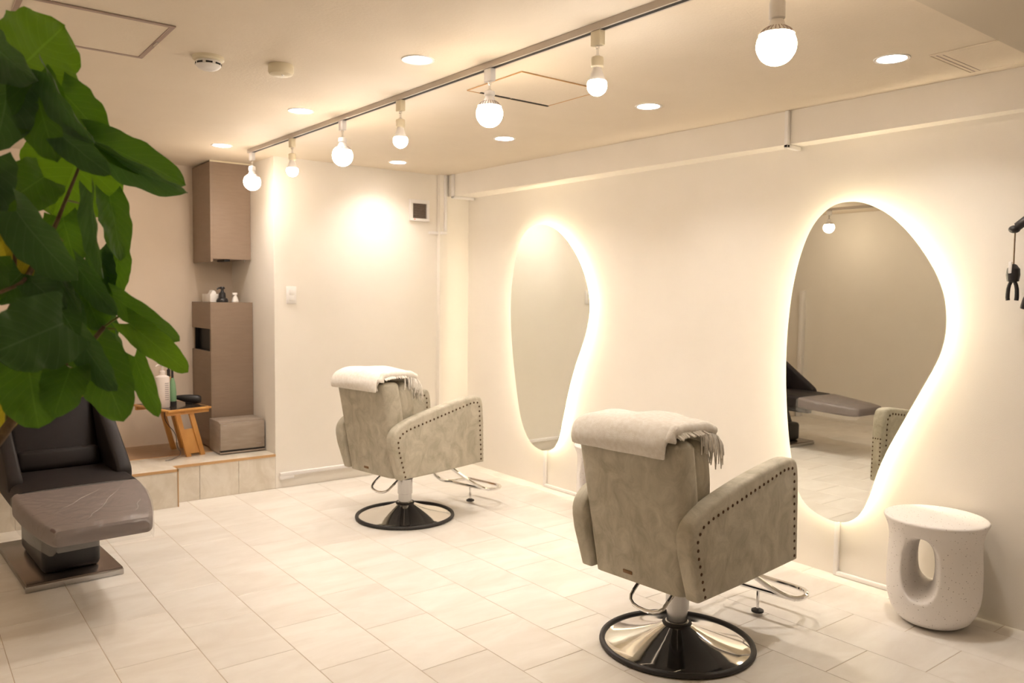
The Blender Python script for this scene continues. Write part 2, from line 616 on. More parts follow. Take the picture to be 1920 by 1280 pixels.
ceil.data = me
bpy.data.objects.remove(pk)
struct(MB().prism([(3.575, YB-0.04), (XW+0.02, YB-0.04), (XW+0.02, YF), (3.78, YF), (3.715, 1.0)], 'z', 2.20, ZC+0.02).obj('ceiling_beam', 'wallpaper', smooth=0), 'cream boxed beam running above the mirror wall', 'beam')
struct(MB().box(XL, XW, 0.25, 1.13, 2.25, ZC+0.02).obj('soffit', 'shaded_soffit', smooth=0), 'dim lowered soffit crossing the ceiling near the plant', 'soffit')
struct(MB().box(XL, XL+0.06, 5.36, 5.41, 0.0, 1.50, 0.003).obj('trim_1', 'white_plastic'), 'slim white upright post on the wall opposite the mirrors', 'post')

# ------------------------------------------------------------------ mirrors with LED halo
M1 = [(245, 88), (200, 105), (170, 145), (152, 200), (138, 280), (128, 370), (126, 470), (130, 560), (137, 650), (147, 740), (158, 830), (170, 900), (190, 960), (215, 1000), (245, 1022), (275, 1028), (300, 1020), (318, 995), (330, 955), (340, 900), (352, 840), (366, 770), (382, 710), (400, 650), (418, 600), (436, 545), (447, 490), (452, 435), (449, 380), (437, 320), (415, 255), (385, 195), (350, 145), (310, 108), (275, 92)]
M1 = [(900+x*.453, 380+y*.453) for x, y in M1]
M2 = [(310, 54), (260, 60), (215, 85), (170, 135), (140, 195), (115, 270), (98, 340), (84, 420), (74, 510), (68, 600), (66, 690), (68, 780), (72, 860), (78, 930), (87, 1010), (100, 1085), (115, 1135), (137, 1170), (165, 1196), (205, 1220), (240, 1234), (270, 1239), (300, 1235), (330, 1218), (350, 1190), (370, 1150), (385, 1105), (400, 1060), (420, 1010), (450, 950), (490, 880), (530, 810), (570, 740), (605, 680), (635, 620), (652, 560), (658, 500), (655, 440), (645, 385), (620, 320), (585, 260), (540, 195), (490, 140), (440, 98), (390, 72), (350, 58)]
M2 = [(1440+x*.508, 350+y*.508) for x, y in M2]
XM = 3.722


def inset(P, d):
    n = len(P)
    out = []
    for i in range(n):
        t = (P[(i+1) % n]-P[i-1]).normalized()
        nrm = Vector((t.y, -t.x))
        out.append(P[i]+nrm*d)
    return out


def area(P):
    return sum(P[i].x*P[(i+1) % len(P)].y-P[(i+1) % len(P)].x*P[i].y for i in range(len(P)))


def make_mirror(pts, label):
    P = [on_x(x, y, XM) for x, y in pts]
    P = smooth_pts([(p.y, p.z) for p in P], 2)
    if area(P) > 0:
        P.reverse()                 # clockwise: inset() then moves inward
    cy = sum(p.x for p in P)/len(P)
    root = thing('led_mirror', label, 'mirror', (XW, cy, min(p.y for p in P)))
    off = Vector((cy, root.location.z))
    P = [p-off for p in P]
    q = inset(P, 0.02)
    if abs(area(q)) > abs(area(P)):
        P.reverse()
    n = len(P)
    dx = XM-XW
    t = 0.006
    # glass front
    b = MB()
    b.raw([(dx, p.x, p.y) for p in P], [list(range(n))])
    g = b.obj('mirror_glass', 'mirror_glass', root, 0)
    b = MB()
    b.grid([[(dx, p.x, p.y) for p in P], [(dx+t, p.x, p.y) for p in P]], close_v=True)
    b.raw([(dx+t, p.x, p.y) for p in P], [list(range(n))])
    b.obj('glass_edge', 'mirror_edge', root, 0)
    q = inset(P, 0.062)
    b = MB()
    b.grid([[(dx+t, p.x, p.y) for p in q], [(-0.001, p.x, p.y) for p in q]], close_v=True)
    b.obj('back_box', 'mirror_back', root, 0)
    q1 = inset(P, 0.0605)
    b = MB()
    b.grid([[(dx+0.018, p.x, p.y) for p in q1], [(dx+0.030, p.x, p.y) for p in q1]], close_v=True)
    b.obj('led_strip', 'led_strip', root, 0)
    return root


make_mirror(M1, 'backlit pear-shaped wall mirror reflecting only the plain wall and switch')
make_mirror(M2, 'backlit pear-shaped wall mirror reflecting the treatment bed, above the white stool')


# cable conduits
def conduit(label, segs, r=0.011):
    base = Vector(segs[0][0])
    root = thing('cable_conduit', label, 'conduit', base)
    for a, b_ in segs:
        a, b_ = Vector(a), Vector(b_)
        lo = [min(a[i], b_[i])-r for i in range(3)]
        hi = [max(a[i], b_[i])+r for i in range(3)]
        m_ = MB().box(lo[0]-base.x, hi[0]-base.x, lo[1]-base.y, hi[1]-base.y, lo[2]-base.z, hi[2]-base.z, 0.004)
        m_.obj('conduit_run', 'white_plastic', root)
    return root


conduit('white conduit from the far mirror down to the floor', [((3.768, 4.452, 0.30), (3.768, 4.452, 0.012)), ((3.768, 4.44, 0.012), (3.768, 3.6, 0.012))])
conduit('white conduit from the mirror by the stool down to the floor', [((3.768, 2.145, 0.27), (3.768, 2.145, 0.012)), ((3.768, 2.13, 0.012), (3.768, 1.62, 0.012))])
xb = 3.575+(3.715-3.575)*(YB-0.04-2.43)/(YB-0.04-1.0)
conduit('white elbow conduit on the beam above the mirror by the stool', [((xb-0.012, 2.43, 2.358), (xb-0.012, 2.43, 2.19)), ((xb-0.012, 2.43, 2.188), (XW-0.02, 2.43, 2.188))])
conduit('white elbow conduit on the beam in the far corner', [((3.575-0.008, 5.40, 2.358), (3.575-0.008, 5.40, 2.19)), ((3.575-0.008, 5.40, 2.188), (XW-0.02, 5.40, 2.188))])
conduit('white conduit dropping down the corner pilaster beside the vent', [((3.545, 5.474, 2.358), (3.545, 5.474, 1.93)), ((3.43, 5.519, 1.905), (3.495, 5.519, 1.905)), ((3.512, 5.474, 1.905), (3.545, 5.474, 1.905))])
t = conduit('long white cable moulding along the base of the vent wall', [((2.18, YB-0.013, 0.10), (3.48, YB-0.013, 0.10))], 0.013)
MB().box(-0.015, 0.09, -0.012, 0.012, -0.036, -0.012, 0.003).obj('end_cap', 'white_plastic', t)

# ------------------------------------------------------------------ lights
def downlight(x, y, label):
    t = thing('downlight', label, 'ceiling light', (x, y, ZC), group='recessed ceiling downlights')
    MB().lathe([(0.0545, 0.066), (0.0545, 0.0), (0.056, -0.003), (0.067, -0.004), (0.069, -0.0004), (0.0565, -0.0004), (0.0565, 0.066)], 32, cap=False).obj('reflector', 'white_plastic', t)
    MB().lathe([(0.0, 0.062), (0.054, 0.062), (0.054, 0.066), (0.0, 0.066)], 32, cap=False).obj('lens', 'downlight_lens', t)


for i, (x, y) in enumerate(DOWN[:3]):
    downlight(x, y, 'round recessed downlight beside the track, %s from the alcove' % ('first', 'second', 'third')[i])
for i, (x, y) in enumerate(DOWN[3:]):
    downlight(x, y, 'round recessed downlight between track and mirrors, %s from the vent wall' % ('first', 'second', 'third', 'fourth')[i])

XT, ZT = 1.926, 2.345


def track(x, y0, y1, label, rz=0.0):
    t = thing('lighting_track', label, 'light track', (x, y0, ZC), rz)
    L = y1-y0
    b = MB()
    b.box(-0.018, 0.018, 0, L, -0.025, -0.0005)
    b.obj('rail', 'grey_track', t, 0)
    MB().box(-0.009, 0.009, 0.02, L-0.02, -0.0256, -0.0235).obj('slot', 'black_slot', t, 0)
    MB().box(-0.019, 0.019, -0.012, 0.02, -0.027, -0.0005, 0.002).obj('end_cap', 'white_plastic', t)
    return t


track(XT+4.2*0.0212, 1.20, 5.40, 'long grey lighting track crossing the ceiling above the chairs', 0.0212)
track(-0.49, 2.6, 5.2, 'second lighting track seen only in the mirror, by the opposite wall')


def lamp(x, y, big, label, zb):
    t = thing('track_lamp', label, 'lamp', (x, y, ZT), group='lamps hanging from the lighting track')
    H = zb-ZT                       # bulb centre below the rail
    body = 'white_plastic' if big else 'cream_plastic'
    MB().box(-0.014, 0.014, -0.024, 0.024, -0.052, 0.0, 0.004).obj('adapter', body, t)
    MB().lathe([(0.008, -0.050), (0.008, -0.062), (0.005, -0.064), (0.005, -0.082), (0.009, -0.084), (0.009, -0.092)], 12).obj('pivot', 'chrome', t)
    r = 0.056 if big else 0.036
    sk = H+r+(0.012 if big else 0.022)
    MB().lathe([(0.010, -0.088), (0.021, -0.092), (0.0225, -0.10), (0.0225, sk+0.008), (0.020, sk+0.004)], 20).obj('socket', body, t)
    if big:
        prof = [(0.018, sk+0.008), (0.019, sk)]
        for a in (0.45, 0.72, 1.0):
            prof.append((r*math.sin(a)*1.0+0.002, H+r*math.cos(a)))
        MB().lathe(prof, 24).obj('bulb_neck', 'white_plastic', t)
        b = MB()
        for k in range(24):
            an = 2*math.pi*k/24
            c, s_ = math.cos(an), math.sin(an)
            pts = [(prof[j][0]*c*1.02, prof[j][0]*s_*1.02, prof[j][1]) for j in (2, 3, 4)]
            b.tube(pts, 0.0016, 4)
        b.obj('heat_fins', 'aluminium_frame', t)
        prof = [(0.0, H-r)]+[(r*math.sin(a), H+r*math.cos(a)) for a in [math.pi-i*(math.pi-1.0)/12 for i in range(1, 13)]]
    else:
        MB().lathe([(0.014, sk+0.008), (0.016, sk), (0.026, H+0.028), (0.0335, H+0.012)], 20).obj('bulb_neck', 'white_plastic', t)
        prof = [(0.0, H-r)]+[(r*math.sin(a), H+r*math.cos(a)) for a in [math.pi-i*(math.pi-1.15)/10 for i in range(1, 11)]]
    MB().lathe(prof, 20, cap=False).obj('bulb', 'bulb_warm' if big else 'bulb_neutral', t, 60)


ORD = ('first', 'second', 'third', 'fourth', 'fifth', 'sixth', 'seventh')
LY = (5.36, 4.71, 4.05, 3.443, 2.73, 2.10, 1.38)
LZ = (2.150, 2.152, 2.157, 2.153, 2.162, 2.155, 2.128)
for i in range(7):
    big = i % 2 == 0
    lamp(XT+(5.40-LY[i])*0.0212, LY[i], big, '%s track lamp, %s from the brown wall cabinet' % ('big warm globe' if big else 'small white-bulb', ORD[i]), LZ[i])
for y, n in ((4.73, 'nearer the alcove'), (3.2, 'further from the alcove')):
    lamp(-0.49, y, True, 'globe lamp on the second track, %s' % n, 2.165)


# ------------------------------------------------------------------ ceiling fittings
def ceiling_panel(x0, x1, y0, y1, label, fw, fmat):
    t = thing('ceiling_access_panel', label, 'access panel', ((x0+x1)/2, (y0+y1)/2, ZC))
    a, c = (x1-x0)/2, (y1-y0)/2
    MB().box(-a+fw, a-fw, -c+fw, c-fw, -0.0035, -0.0005, 0.001, 1).obj('panel', 'ceiling_paper', t, 0)
    for k, (p, q, r, s_) in enumerate(((-a, a, -c, -c+fw), (-a, a, c-fw, c), (-a, -a+fw, -c+fw, c-fw), (a-fw, a, -c+fw, c-fw))):
        MB().box(p, q, r, s_, -0.006, -0.0005, 0.001, 1).obj('frame_bar', fmat, t, 0)
    return t, a, c


t, a, c = ceiling_panel(0.345, 0.835, 3.085, 3.585, 'metal-framed square ceiling hatch above the plant', 0.018, 'aluminium_frame')
MB().box(a-0.014, a-0.004, -0.03, 0.03, -0.009, -0.004, 0.001, 1).obj('latch', 'brushed_steel', t)
t, a, c = ceiling_panel(2.155, 2.645, 2.735, 3.15, 'flush ceiling hatch beside the track with a dark gap along one edge', 0.004, 'tan_edge')
MB().box(-a+0.07, 0.0, c-0.020, c-0.006, -0.0066, -0.004).obj('open_gap', 'black_slot', t, 0)
MB().box(0.008, a, c-0.020, c-0.006, -0.0066, -0.004).obj('open_gap', 'black_slot', t, 0)
t, a, c = ceiling_panel(3.25, 3.62, 1.24, 1.535, 'faint flush ceiling hatch beside the soffit', 0.003, 'ceiling_paper')
MB().box(-a+0.02, a, c-0.022, c-0.017, -0.0045, -0.003).obj('slot', 'aluminium_frame', t, 0)
MB().box(-a+0.03, a, c-0.042, c-0.039, -0.0045, -0.003).obj('slot', 'aluminium_frame', t, 0)

t = thing('smoke_detector', 'white smoke detector with dark slots beside the hatch', 'smoke detector', (1.045, 3.40, ZC))
MB().lathe([(0.062, 0), (0.062, -0.012), (0.055, -0.016), (0.048, -0.018)], 28).obj('base_ring', 'cream_plastic', t)
MB().lathe([(0.047, -0.016), (0.050, -0.022), (0.050, -0.036), (0.040, -0.046), (0.028, -0.052), (0.0, -0.053)], 28, cap=False).obj('body', 'white_plastic', t)
for k in range(8):
    MB().box(-0.013, 0.013, 0.047, 0.0508, -0.034, -0.027, M=RZ(k*math.pi/4+0.55)).obj('slot', 'black_slot', t, 0)
t = thing('smoke_detector', 'plain cream dome detector on the ceiling near the downlight', 'smoke detector', (1.32, 3.32, ZC))
MB().lathe([(0.050, 0), (0.052, -0.006), (0.052, -0.030), (0.047, -0.040), (0.034, -0.045), (0.0, -0.046)], 28).obj('body', 'cream_plastic', t)
MB().ball((0.0, -0.02, -0.046), 0.006, sc=(1, 1, 0.5)).obj('indicator', 'white_plastic', t)

# wall fittings
t = thing('exhaust_vent', 'square white exhaust vent with dark louvres on the wall', 'vent', (3.327, YB, 2.073))
b = MB()
for (x0, x1, z0, z1) in ((-0.089, 0.089, 0.055, 0.084), (-0.089, 0.089, -0.084, -0.062), (-0.089, -0.063, -0.062, 0.055), (0.063, 0.089, -0.062, 0.055)):
    b.box(x0, x1, -0.022, 0.0, z0, z1, 0.002)
b.obj('frame', 'white_plastic', t)
MB().box(-0.064, 0.064, -0.006, -0.002, -0.063, 0.056).obj('backing', 'vent_mesh', t, 0)
for k in range(11):
    z = -0.056+k*0.0108
    MB().box(-0.063, 0.063, -0.0165, -0.005, z-0.0012, z+0.0012, M=T(0, 0, 0)).obj('louvre', 'aluminium_frame', t, 0)
MB().box(-0.056, -0.042, -0.0232, -0.0215, -0.074, -0.068).obj('red_mark', 'red_print', t, 0)
t = thing('light_switch', 'white light switch plate on the wall beside the alcove', 'light switch', (2.264, YB, 1.394))
MB().box(-0.037, 0.037, -0.009, 0.0, -0.062, 0.062, 0.003).obj('plate', 'white_plastic', t)
for z in (-0.022, 0.022):
    MB().box(-0.018, 0.018, -0.0125, -0.008, z-0.019, z+0.019, 0.002).obj('rocker', 'white_plastic', t)


# ------------------------------------------------------------------ styling chairs
def arm_profile():
    top = smooth_pts([(0.412, 0.60), (0.404, 0.734), (0.362, 0.770), (0.20, 0.752), (0.02, 0.722), (-0.16, 0.682), (-0.285, 0.640), (-0.334, 0.575), (-0.316, 0.48)], 2, False)
    return [Vector((-0.262, 0.318)), Vector((0.05, 0.322)), Vector((0.418, 0.334))]+top


def nails_along(b, path, y, n_sign, step=0.031, r=0.0068):
    P = [Vector(p) for p in path]
    d = 0.0
    for a, c in zip(P[:-1], P[1:]):
        L = (c-a).length
        while d <= L:
            p = a+(c-a)*(d/L)
            b.ball((p.x, y, p.y), r, 6, 4, (1, 0.6, 1))
            d += step
        d -= L


def make_chair(label, loc, rz):
    t = thing('salon_chair', label, 'chair', loc, rz, 'styling chairs facing the mirrors')
    # pedestal
    bs = MB().lathe([(0.300, 0.010), (0.288, 0.0150), (0.26, 0.0205), (0.22, 0.030), (0.17, 0.0440), (0.12, 0.0610), (0.085, 0.075), (0.062, 0.086), (0.050, 0.0925), (0.0, 0.093)], 64, cap=False).obj('base_plate', 'chrome', t, 60)
    MB().tube([(0.3015*math.cos(2*math.pi*k/64), 0.3015*math.sin(2*math.pi*k/64), 0.012) for k in range(64)], 0.0115, 8, closed=True).obj('rubber_rim', 'dark_rubber', bs, 60)
    cl = MB().lathe([(0.054, 0.088), (0.056, 0.092), (0.052, 0.098), (0.042, 0.100), (0.042, 0.150), (0.047, 0.152), (0.047, 0.245), (0.044, 0.25)], 32).obj('column', 'brushed_steel', t)
    MB().lathe([(0.056, 0.086), (0.060, 0.092), (0.056, 0.099)], 32).obj('collar', 'dark_rubber', cl)
    MB().lathe([(0.050, 0.245), (0.052, 0.255), (0.052, 0.32)], 24).obj('sleeve', 'black_plastic', cl)
    # pump lever
    lv = MB().tube([(-0.03, 0.09, 0.30), (-0.13, 0.10, 0.26), (-0.215, 0.085, 0.20), (-0.215, -0.07, 0.195), (-0.14, -0.075, 0.25), (-0.03, -0.05, 0.30)], 0.0075, 8, smooth=2).obj('lever', 'chrome', t)
    MB().box(-0.17, 0.22, -0.17, 0.17, 0.295, 0.335, 0.006).obj('seat_plate', 'black_plastic', t)
    MB().box(-0.24, 0.40, -0.28, 0.28, 0.338, 0.342).obj('dust_cover', 'black_plastic', t, 0)
    # footrest
    fr = MB().tube([(0.26, 0.09, 0.31), (0.36, 0.105, 0.17), (0.47, 0.115, 0.125), (0.655, 0.12, 0.118), (0.672, 0.10, 0.118), (0.676, -0.17, 0.118), (0.65, -0.215, 0.118), (0.585, -0.245, 0.120), (0.50, -0.225, 0.125), (0.42, -0.16, 0.18), (0.28, -0.07, 0.31)], 0.0115, 8, smooth=2).obj('footrest', 'chrome', t)
    MB().tube([(0.50, 0.115, 0.122), (0.52, -0.23, 0.122)], 0.010, 8).obj('crossbar', 'chrome', fr)
    MB().tube([(0.525, -0.05, 0.12), (0.525, -0.05, 0.025)], 0.007, 8).obj('stop_leg', 'chrome', fr)
    MB().lathe([(0.027, 0.014), (0.027, 0.022), (0.010, 0.030)], 16, c=(0.525, -0.05, 0)).obj('stop_foot', 'dark_rubber', fr)
    # seat
    MB().box(-0.22, 0.385, -0.218, 0.218, 0.345, 0.42, 0.02).obj('seat_base', 'taupe_suede', t)
    MB().box(-0.17, 0.405, -0.217, 0.217, 0.40, 0.515, 0.045, 4).obj('seat_cushion', 'taupe_suede', t, 60)
    # arms
    prof = arm_profile()
    for s_ in (-1, 1):
        ya, yb = (0.220*s_, 0.292*s_)
        am = MB().prism(prof, 'y', min(ya, yb), max(ya, yb), 0.017, 3).obj('armrest', 'taupe_suede', t, 50)
        b = MB()
        path = [(-0.236, 0.338), (-0.284, 0.50), (-0.289, 0.556), (-0.262, 0.593), (-0.21, 0.614), (0.305, 0.728), (0.350, 0.724), (0.366, 0.698), (0.386, 0.354)]
        nails_along(b, path, 0.2925*s_, s_)
        nails_along(b, [(0.13, 0.705), (0.315, 0.730), (0.353, 0.720), (0.366, 0.698), (0.375, 0.53)], 0.2195*s_, s_)
        for k in range(10):
            z = 0.36+k*0.025
            for yy in (0.234, 0.279):
                b.ball((0.416-0.006*(k/10), yy*s_, z), 0.0055, 6, 4, (0.6, 1, 1))
        for yy in (0.249, 0.264):
            b.ball((0.411, yy*s_, 0.585), 0.0055, 6, 4, (0.6, 1, 1))
        b.obj('nailhead_trim', 'nailhead', am, 60)['kind'] = 'stuff'
    # backrest: trapezoid shell leaning back
    rows = []
    n = 9
    for i in range(n+1):
        u = i/n
        z = 0.318+u*0.555
        hw = 0.214+0.034*u**1.1
        xr = -0.268-0.085*u
        th = 0.115+0.02*math.sin(math.pi*u)
        r = 0.035 if u < 0.95 else 0.035
        e = 0.0
        ring = []
        for (cx_, cy_, a0) in ((xr+r, -hw+r, math.pi), (xr+th-r, -hw+r, 1.5*math.pi), (xr+th-r, hw-r, 0), (xr+r, hw-r, .5*math.pi)):
            for k in range(4):
                a_ = a0+k*math.pi/6
                ring.append((cx_+r*math.cos(a_), cy_+r*math.sin(a_), z))
        rows.append(ring)
    top = rows[-1]
    c_ = Vector((sum(p[0] for p in top)/16, 0, 0))
    for sh, dz in ((0.93, 0.010), (0.78, 0.018), (0.45, 0.021)):
        rows.append([(c_.x+(p[0]-c_.x)*sh, p[1]*(1-(1-sh)*0.35), p[2]+dz) for p in top])
    b = MB()
    vs = b.grid(rows, close_v=True)
    b.bm.faces.new(vs[0][::-1])
    b.bm.faces.new(vs[-1])
    bmesh.ops.recalc_face_normals(b.bm, faces=b.bm.faces)
    bk = b.obj('backrest', 'taupe_suede', t, 50)
    MB().box(-0.004, 0.003, -0.022, 0.022, -0.007, 0.007, 0.002, M=T(-0.273, 0.035, 0.352) @ RY(-0.15)).obj('name_plate', 'brass_tag', bk)
    # loose back cushion with a puffy outline
    rows = []
    N = 14
    for i in range(N+1):
        v = -1+2*i/N
        ring = []
        prof_ = (1-abs(v)**4)**0.5
        for k in range(20):
            a_ = 2*math.pi*k/20
            cu, su = math.cos(a_), math.sin(a_)
            sx = math.copysign(abs(cu)**0.6, cu)
            sy = math.copysign(abs(su)**0.45, su)
            hw = (0.212+0.024*max(0.0, (v+1)/2))*(0.90+0.10*prof_)
            th = 0.072*(0.25+0.75*prof_)
            wob = 0.006*mnoise.noise(Vector((sy*2, v*3, 1.3)))
            ring.append((sx*(th+wob), sy*hw, v*0.205))
        rows.append(ring)
    b = MB()
    vs = b.grid(rows, close_v=True)
    b.bm.faces.new(vs[0][::-1])
    b.bm.faces.new(vs[-1])
    bmesh.ops.recalc_face_normals(b.bm, faces=b.bm.faces)
    bmesh.ops.transform(b.bm, matrix=T(-0.150, 0, 0.680) @ RY(-0.17), verts=b.bm.verts)
    b.obj('back_cushion', 'taupe_suede', t, 70)
    return t


CH1 = ((2.53, 4.36, 0), math.radians(9))
CH2 = ((2.48, 2.09, 0), math.radians(4))
make_chair('taupe studded salon chair nearer the alcove, between vent and far mirror', *CH1)
make_chair('taupe studded salon chair nearer the white stool', *CH2)


def make_blanket(label, loc, rz, seed):
    random.seed(seed)
    t = thing('folded_blanket', label, 'blanket', (loc[0], loc[1], 0.0), rz, 'cream blankets on the chair backs')
    path = smooth_pts([(-0.356, 0.845), (-0.360, 0.870), (-0.344, 0.900), (-0.300, 0.908), (-0.22, 0.906), (-0.13, 0.900), (-0.075, 0.872), (-0.058, 0.825)], 2, False)

    def layer(off, y0, y1, thick, s0, s1, ph):
        n, K = len(path), 22
        rows_t, rows_b = [], []
        for j in range(K+1):
            v = j/K
            y = y0+(y1-y0)*v
            rt, rb = [], []
            for i in range(n):
                u = i/(n-1)
                if u < s0 or u > s1:
                    continue
                a_, c2 = path[max(i-1, 0)], path[min(i+1, n-1)]
                d = (c2-a_).normalized()
                nr = Vector((-d.y, d.x))
                if nr.y < 0 and abs(d.x) > 0.3:
                    nr = -nr
                if nr.x > 0 and i < n*0.2:
                    nr = -nr
                w_ = 0.008*mnoise.noise(Vector((y*7+ph, u*5, seed)))+0.004*mnoise.noise(Vector((y*19, u*14, seed+ph)))
                edge = min(v, 1-v)*K
                rr = thick*(0.55+0.45*min(1, edge/1.6))
                uu = (u-s0)/(s1-s0)
                ee = min(uu, 1-uu)*n
                rr *= 0.6+0.4*min(1, ee/3)
                hump = 0.016*math.exp(-((v-0.42)/0.22)**2)*math.sin(math.pi*u)
                p = path[i]+nr*(off+w_+hump)
                q = p+nr*rr
                sl = 0.010*mnoise.noise(Vector((u*6, ph, v*2)))
                rb.append((p.x, y+sl, p.y))
                rt.append((q.x, y+sl, q.y))
            rows_t.append(rt)
            rows_b.append(rb)
        b = MB()
        rows = [rt+rb[::-1] for rt, rb in zip(rows_t, rows_b)]
        vs = b.grid(rows, close_v=True)
        m_ = len(rows_t[0])
        for r_ in (vs[0], vs[-1]):
            for i in range(m_-1):
                b.bm.faces.new((r_[i], r_[i+1], r_[2*m_-2-i], r_[2*m_-1-i]))
        bmesh.ops.recalc_face_normals(b.bm, faces=b.bm.faces)
        o = b.obj('blanket_layer', 'cream_wool', t, 70)
        md = o.modifiers.new('round', 'SUBSURF')
        md.levels = md.render_levels = 1
    layer(0.010, -0.205, 0.222, 0.020, 0.0, 1.0, 0.3)
    layer(0.028, -0.218, 0.230, 0.025, 0.0, 0.86, 2.1)
    # the rolled fold joining the layers at the open side
    b = MB()
    pts = [(p.x, -0.212, p.y+0.030) for p in path[2:-4]]
    b.tube(pts, [0.022+0.003*math.sin(i*1.3) for i in range(len(pts))], 10)
    b.obj('rolled_fold', 'cream_wool', t, 70)
    b = MB()
    for k in range(46):
        u = 0.66+0.34*k/45
        p = path[min(int(u*(len(path)-1)), len(path)-1)]
        y = -0.222-random.uniform(0, 0.012)
        L = random.uniform(0.035, 0.07)*(0.7+0.5*u)
        dx_ = random.uniform(-0.014, 0.014)
        b.tube([(p.x, y+0.02, p.y+0.022), (p.x+dx_*0.5, y-0.006, p.y+0.006), (p.x+dx_, y-0.010, p.y+0.006-L)], [0.0045, 0.004, 0.0018], 5, smooth=1)
    for k in range(22):
        u = 0.30+0.34*k/21
        p = path[min(int(u*(len(path)-1)), len(path)-1)]
        dx_ = random.uniform(-0.012, 0.012)
        b.tube([(p.x, -0.20, p.y+0.030), (p.x+dx_*0.5, -0.226, p.y+0.022), (p.x+dx_, -0.245-random.uniform(0, 0.015), p.y+0.010)], [0.006, 0.005, 0.003], 5, smooth=1)
    for k in range(30):
        y = -0.20+0.30*k/29
        p = path[-1]
        L = random.uniform(0.04, 0.07)
        b.tube([(p.x, y, p.y+0.012), (p.x+0.012, y+random.uniform(-.006, .006), p.y-0.01), (p.x+0.016, y+random.uniform(-.012, .012), p.y-L)], [0.0045, 0.004, 0.0018], 5, smooth=1)
    o = b.obj('fringe', 'cream_wool', t, 70)
    o['kind'] = 'stuff'
    return t


make_blanket('cream fringed blanket folded over the chair by the far mirror', *CH1, 3)
make_blanket('cream fringed blanket folded over the chair by the white stool', *CH2, 8)


# ------------------------------------------------------------------ terrazzo stool
def make_stool(loc, label):
    prof = [(0.0, 0.0), (0.085, 0.0), (0.118, 0.008), (0.148, 0.030), (0.170, 0.068), (0.183, 0.115), (0.188, 0.165), (0.187, 0.25), (0.183, 0.33), (0.182, 0.375), (0.188, 0.415), (0.200, 0.445), (0.208, 0.462), (0.204, 0.470), (0.0, 0.472)]
    o = MB().lathe(prof, 48, cap=False).obj('terrazzo_stool', 'terrazzo', None, 0)
    cut = MB()
    rows = []
    N = 28
    for xx in [-0.40+0.05*i for i in range(17)]:
        q_ = min(1.0, abs(xx)/0.19)
        hy = 0.040+0.042*q_**2.2+max(0.0, abs(xx)-0.19)*0.5
        hz = 0.112+0.026*q_**2.2+max(0.0, abs(xx)-0.19)*0.4
        ring = []
        for k in range(N):
            a = 2*math.pi*k/N
            cy_, cz_ = math.cos(a), math.sin(a)
            p = RZ(math.radians(15)) @ Vector((xx, math.copysign(abs(cy_)**0.85, cy_)*hy, math.copysign(abs(cz_)**0.85, cz_)*hz))
            ring.append((p.x, p.y+0.034, p.z+0.268))
        rows.append(ring)
    vs = cut.grid(rows, close_v=True)
    cut.bm.faces.new(vs[0][::-1])
    cut.bm.faces.new(vs[-1])
    bmesh.ops.recalc_face_normals(cut.bm, faces=cut.bm.faces)
    co = cut.obj('cutter', 'terrazzo', None, 0)
    md = o.modifiers.new('hole', 'BOOLEAN')
    md.operation = 'DIFFERENCE'
    md.object = co
    md.solver = 'EXACT'
    rm = o.modifiers.new('remesh', 'REMESH')
    rm.mode = 'VOXEL'
    rm.voxel_size = 0.006
    sm = o.modifiers.new('smooth', 'SMOOTH')
    sm.factor = 0.5
    sm.iterations = 12
    dg = bpy.context.evaluated_depsgraph_get()
    me = bpy.data.meshes.new_from_object(o.evaluated_get(dg))
    o.modifiers.clear()
    o.data = me
    zmin = min(v.co.z for v in me.vertices)
    for v in me.vertices:
        v.co.z -= zmin
    for p in me.polygons:
        p.use_smooth = True
    bpy.data.objects.remove(co)
    o.location = loc
    tag(o, label, 'stool')
    return o


make_stool((3.560, 1.572, 0), 'white speckled terrazzo side stool with an oval hole, below the wall gadget')
make_stool((3.555, 3.60, 0), 'white terrazzo side stool mostly hidden behind the chair')

# ------------------------------------------------------------------ alcove furniture
t = thing('tall_cabinet', 'tall taupe cabinet with a black open niche', 'cabinet', (1.825, 5.96, ZP))
H = 1.084
wd, dp = XS-1.825-0.003, YA-5.96-0.004
b = MB()
b.box(0.016, wd, 0, 0.018, 0, H)
b.box(0.016, wd, dp-0.018, dp, 0, H)
b.box(wd-0.018, wd, 0.018, dp-0.018, 0, H)
b.box(0.016, wd-0.018, 0.018, dp-0.018, H-0.018, H)
b.box(0.016, wd-0.018, 0.018, dp-0.018, 0, 0.05)
b.obj('body', 'taupe_laminate', t, 0)
MB().box(0.0, 0.016, 0.0, dp, 0.06, 0.722, 0.001, 1).obj('door', 'taupe_laminate', t, 0)
MB().box(0.0, 0.016, 0.0, dp, 0.888, H, 0.001, 1).obj('drawer', 'taupe_laminate', t, 0)
MB().box(0.004, 0.016, 0.0, 0.03, 0.722, 0.888).obj('niche_post', 'taupe_laminate', t, 0)
b = MB()
b.box(0.05, 0.06, 0.02, dp-0.02, 0.70, 0.90)
b.box(0.017, 0.06, 0.031, 0.035, 0.722, 0.888)
b.box(0.017, 0.06, dp-0.022, dp-0.018, 0.722, 0.888)
b.box(0.017, 0.06, 0.02, dp-0.02, 0.712, 0.722)
b.box(0.017, 0.06, 0.02, dp-0.02, 0.888, 0.898)
b.obj('niche_lining', 'niche_black', t, 0)
MB().box(0.05, 0.2, 0.005, 0.015, 0.0, 0.06).obj('plinth', 'taupe_laminate', t, 0)

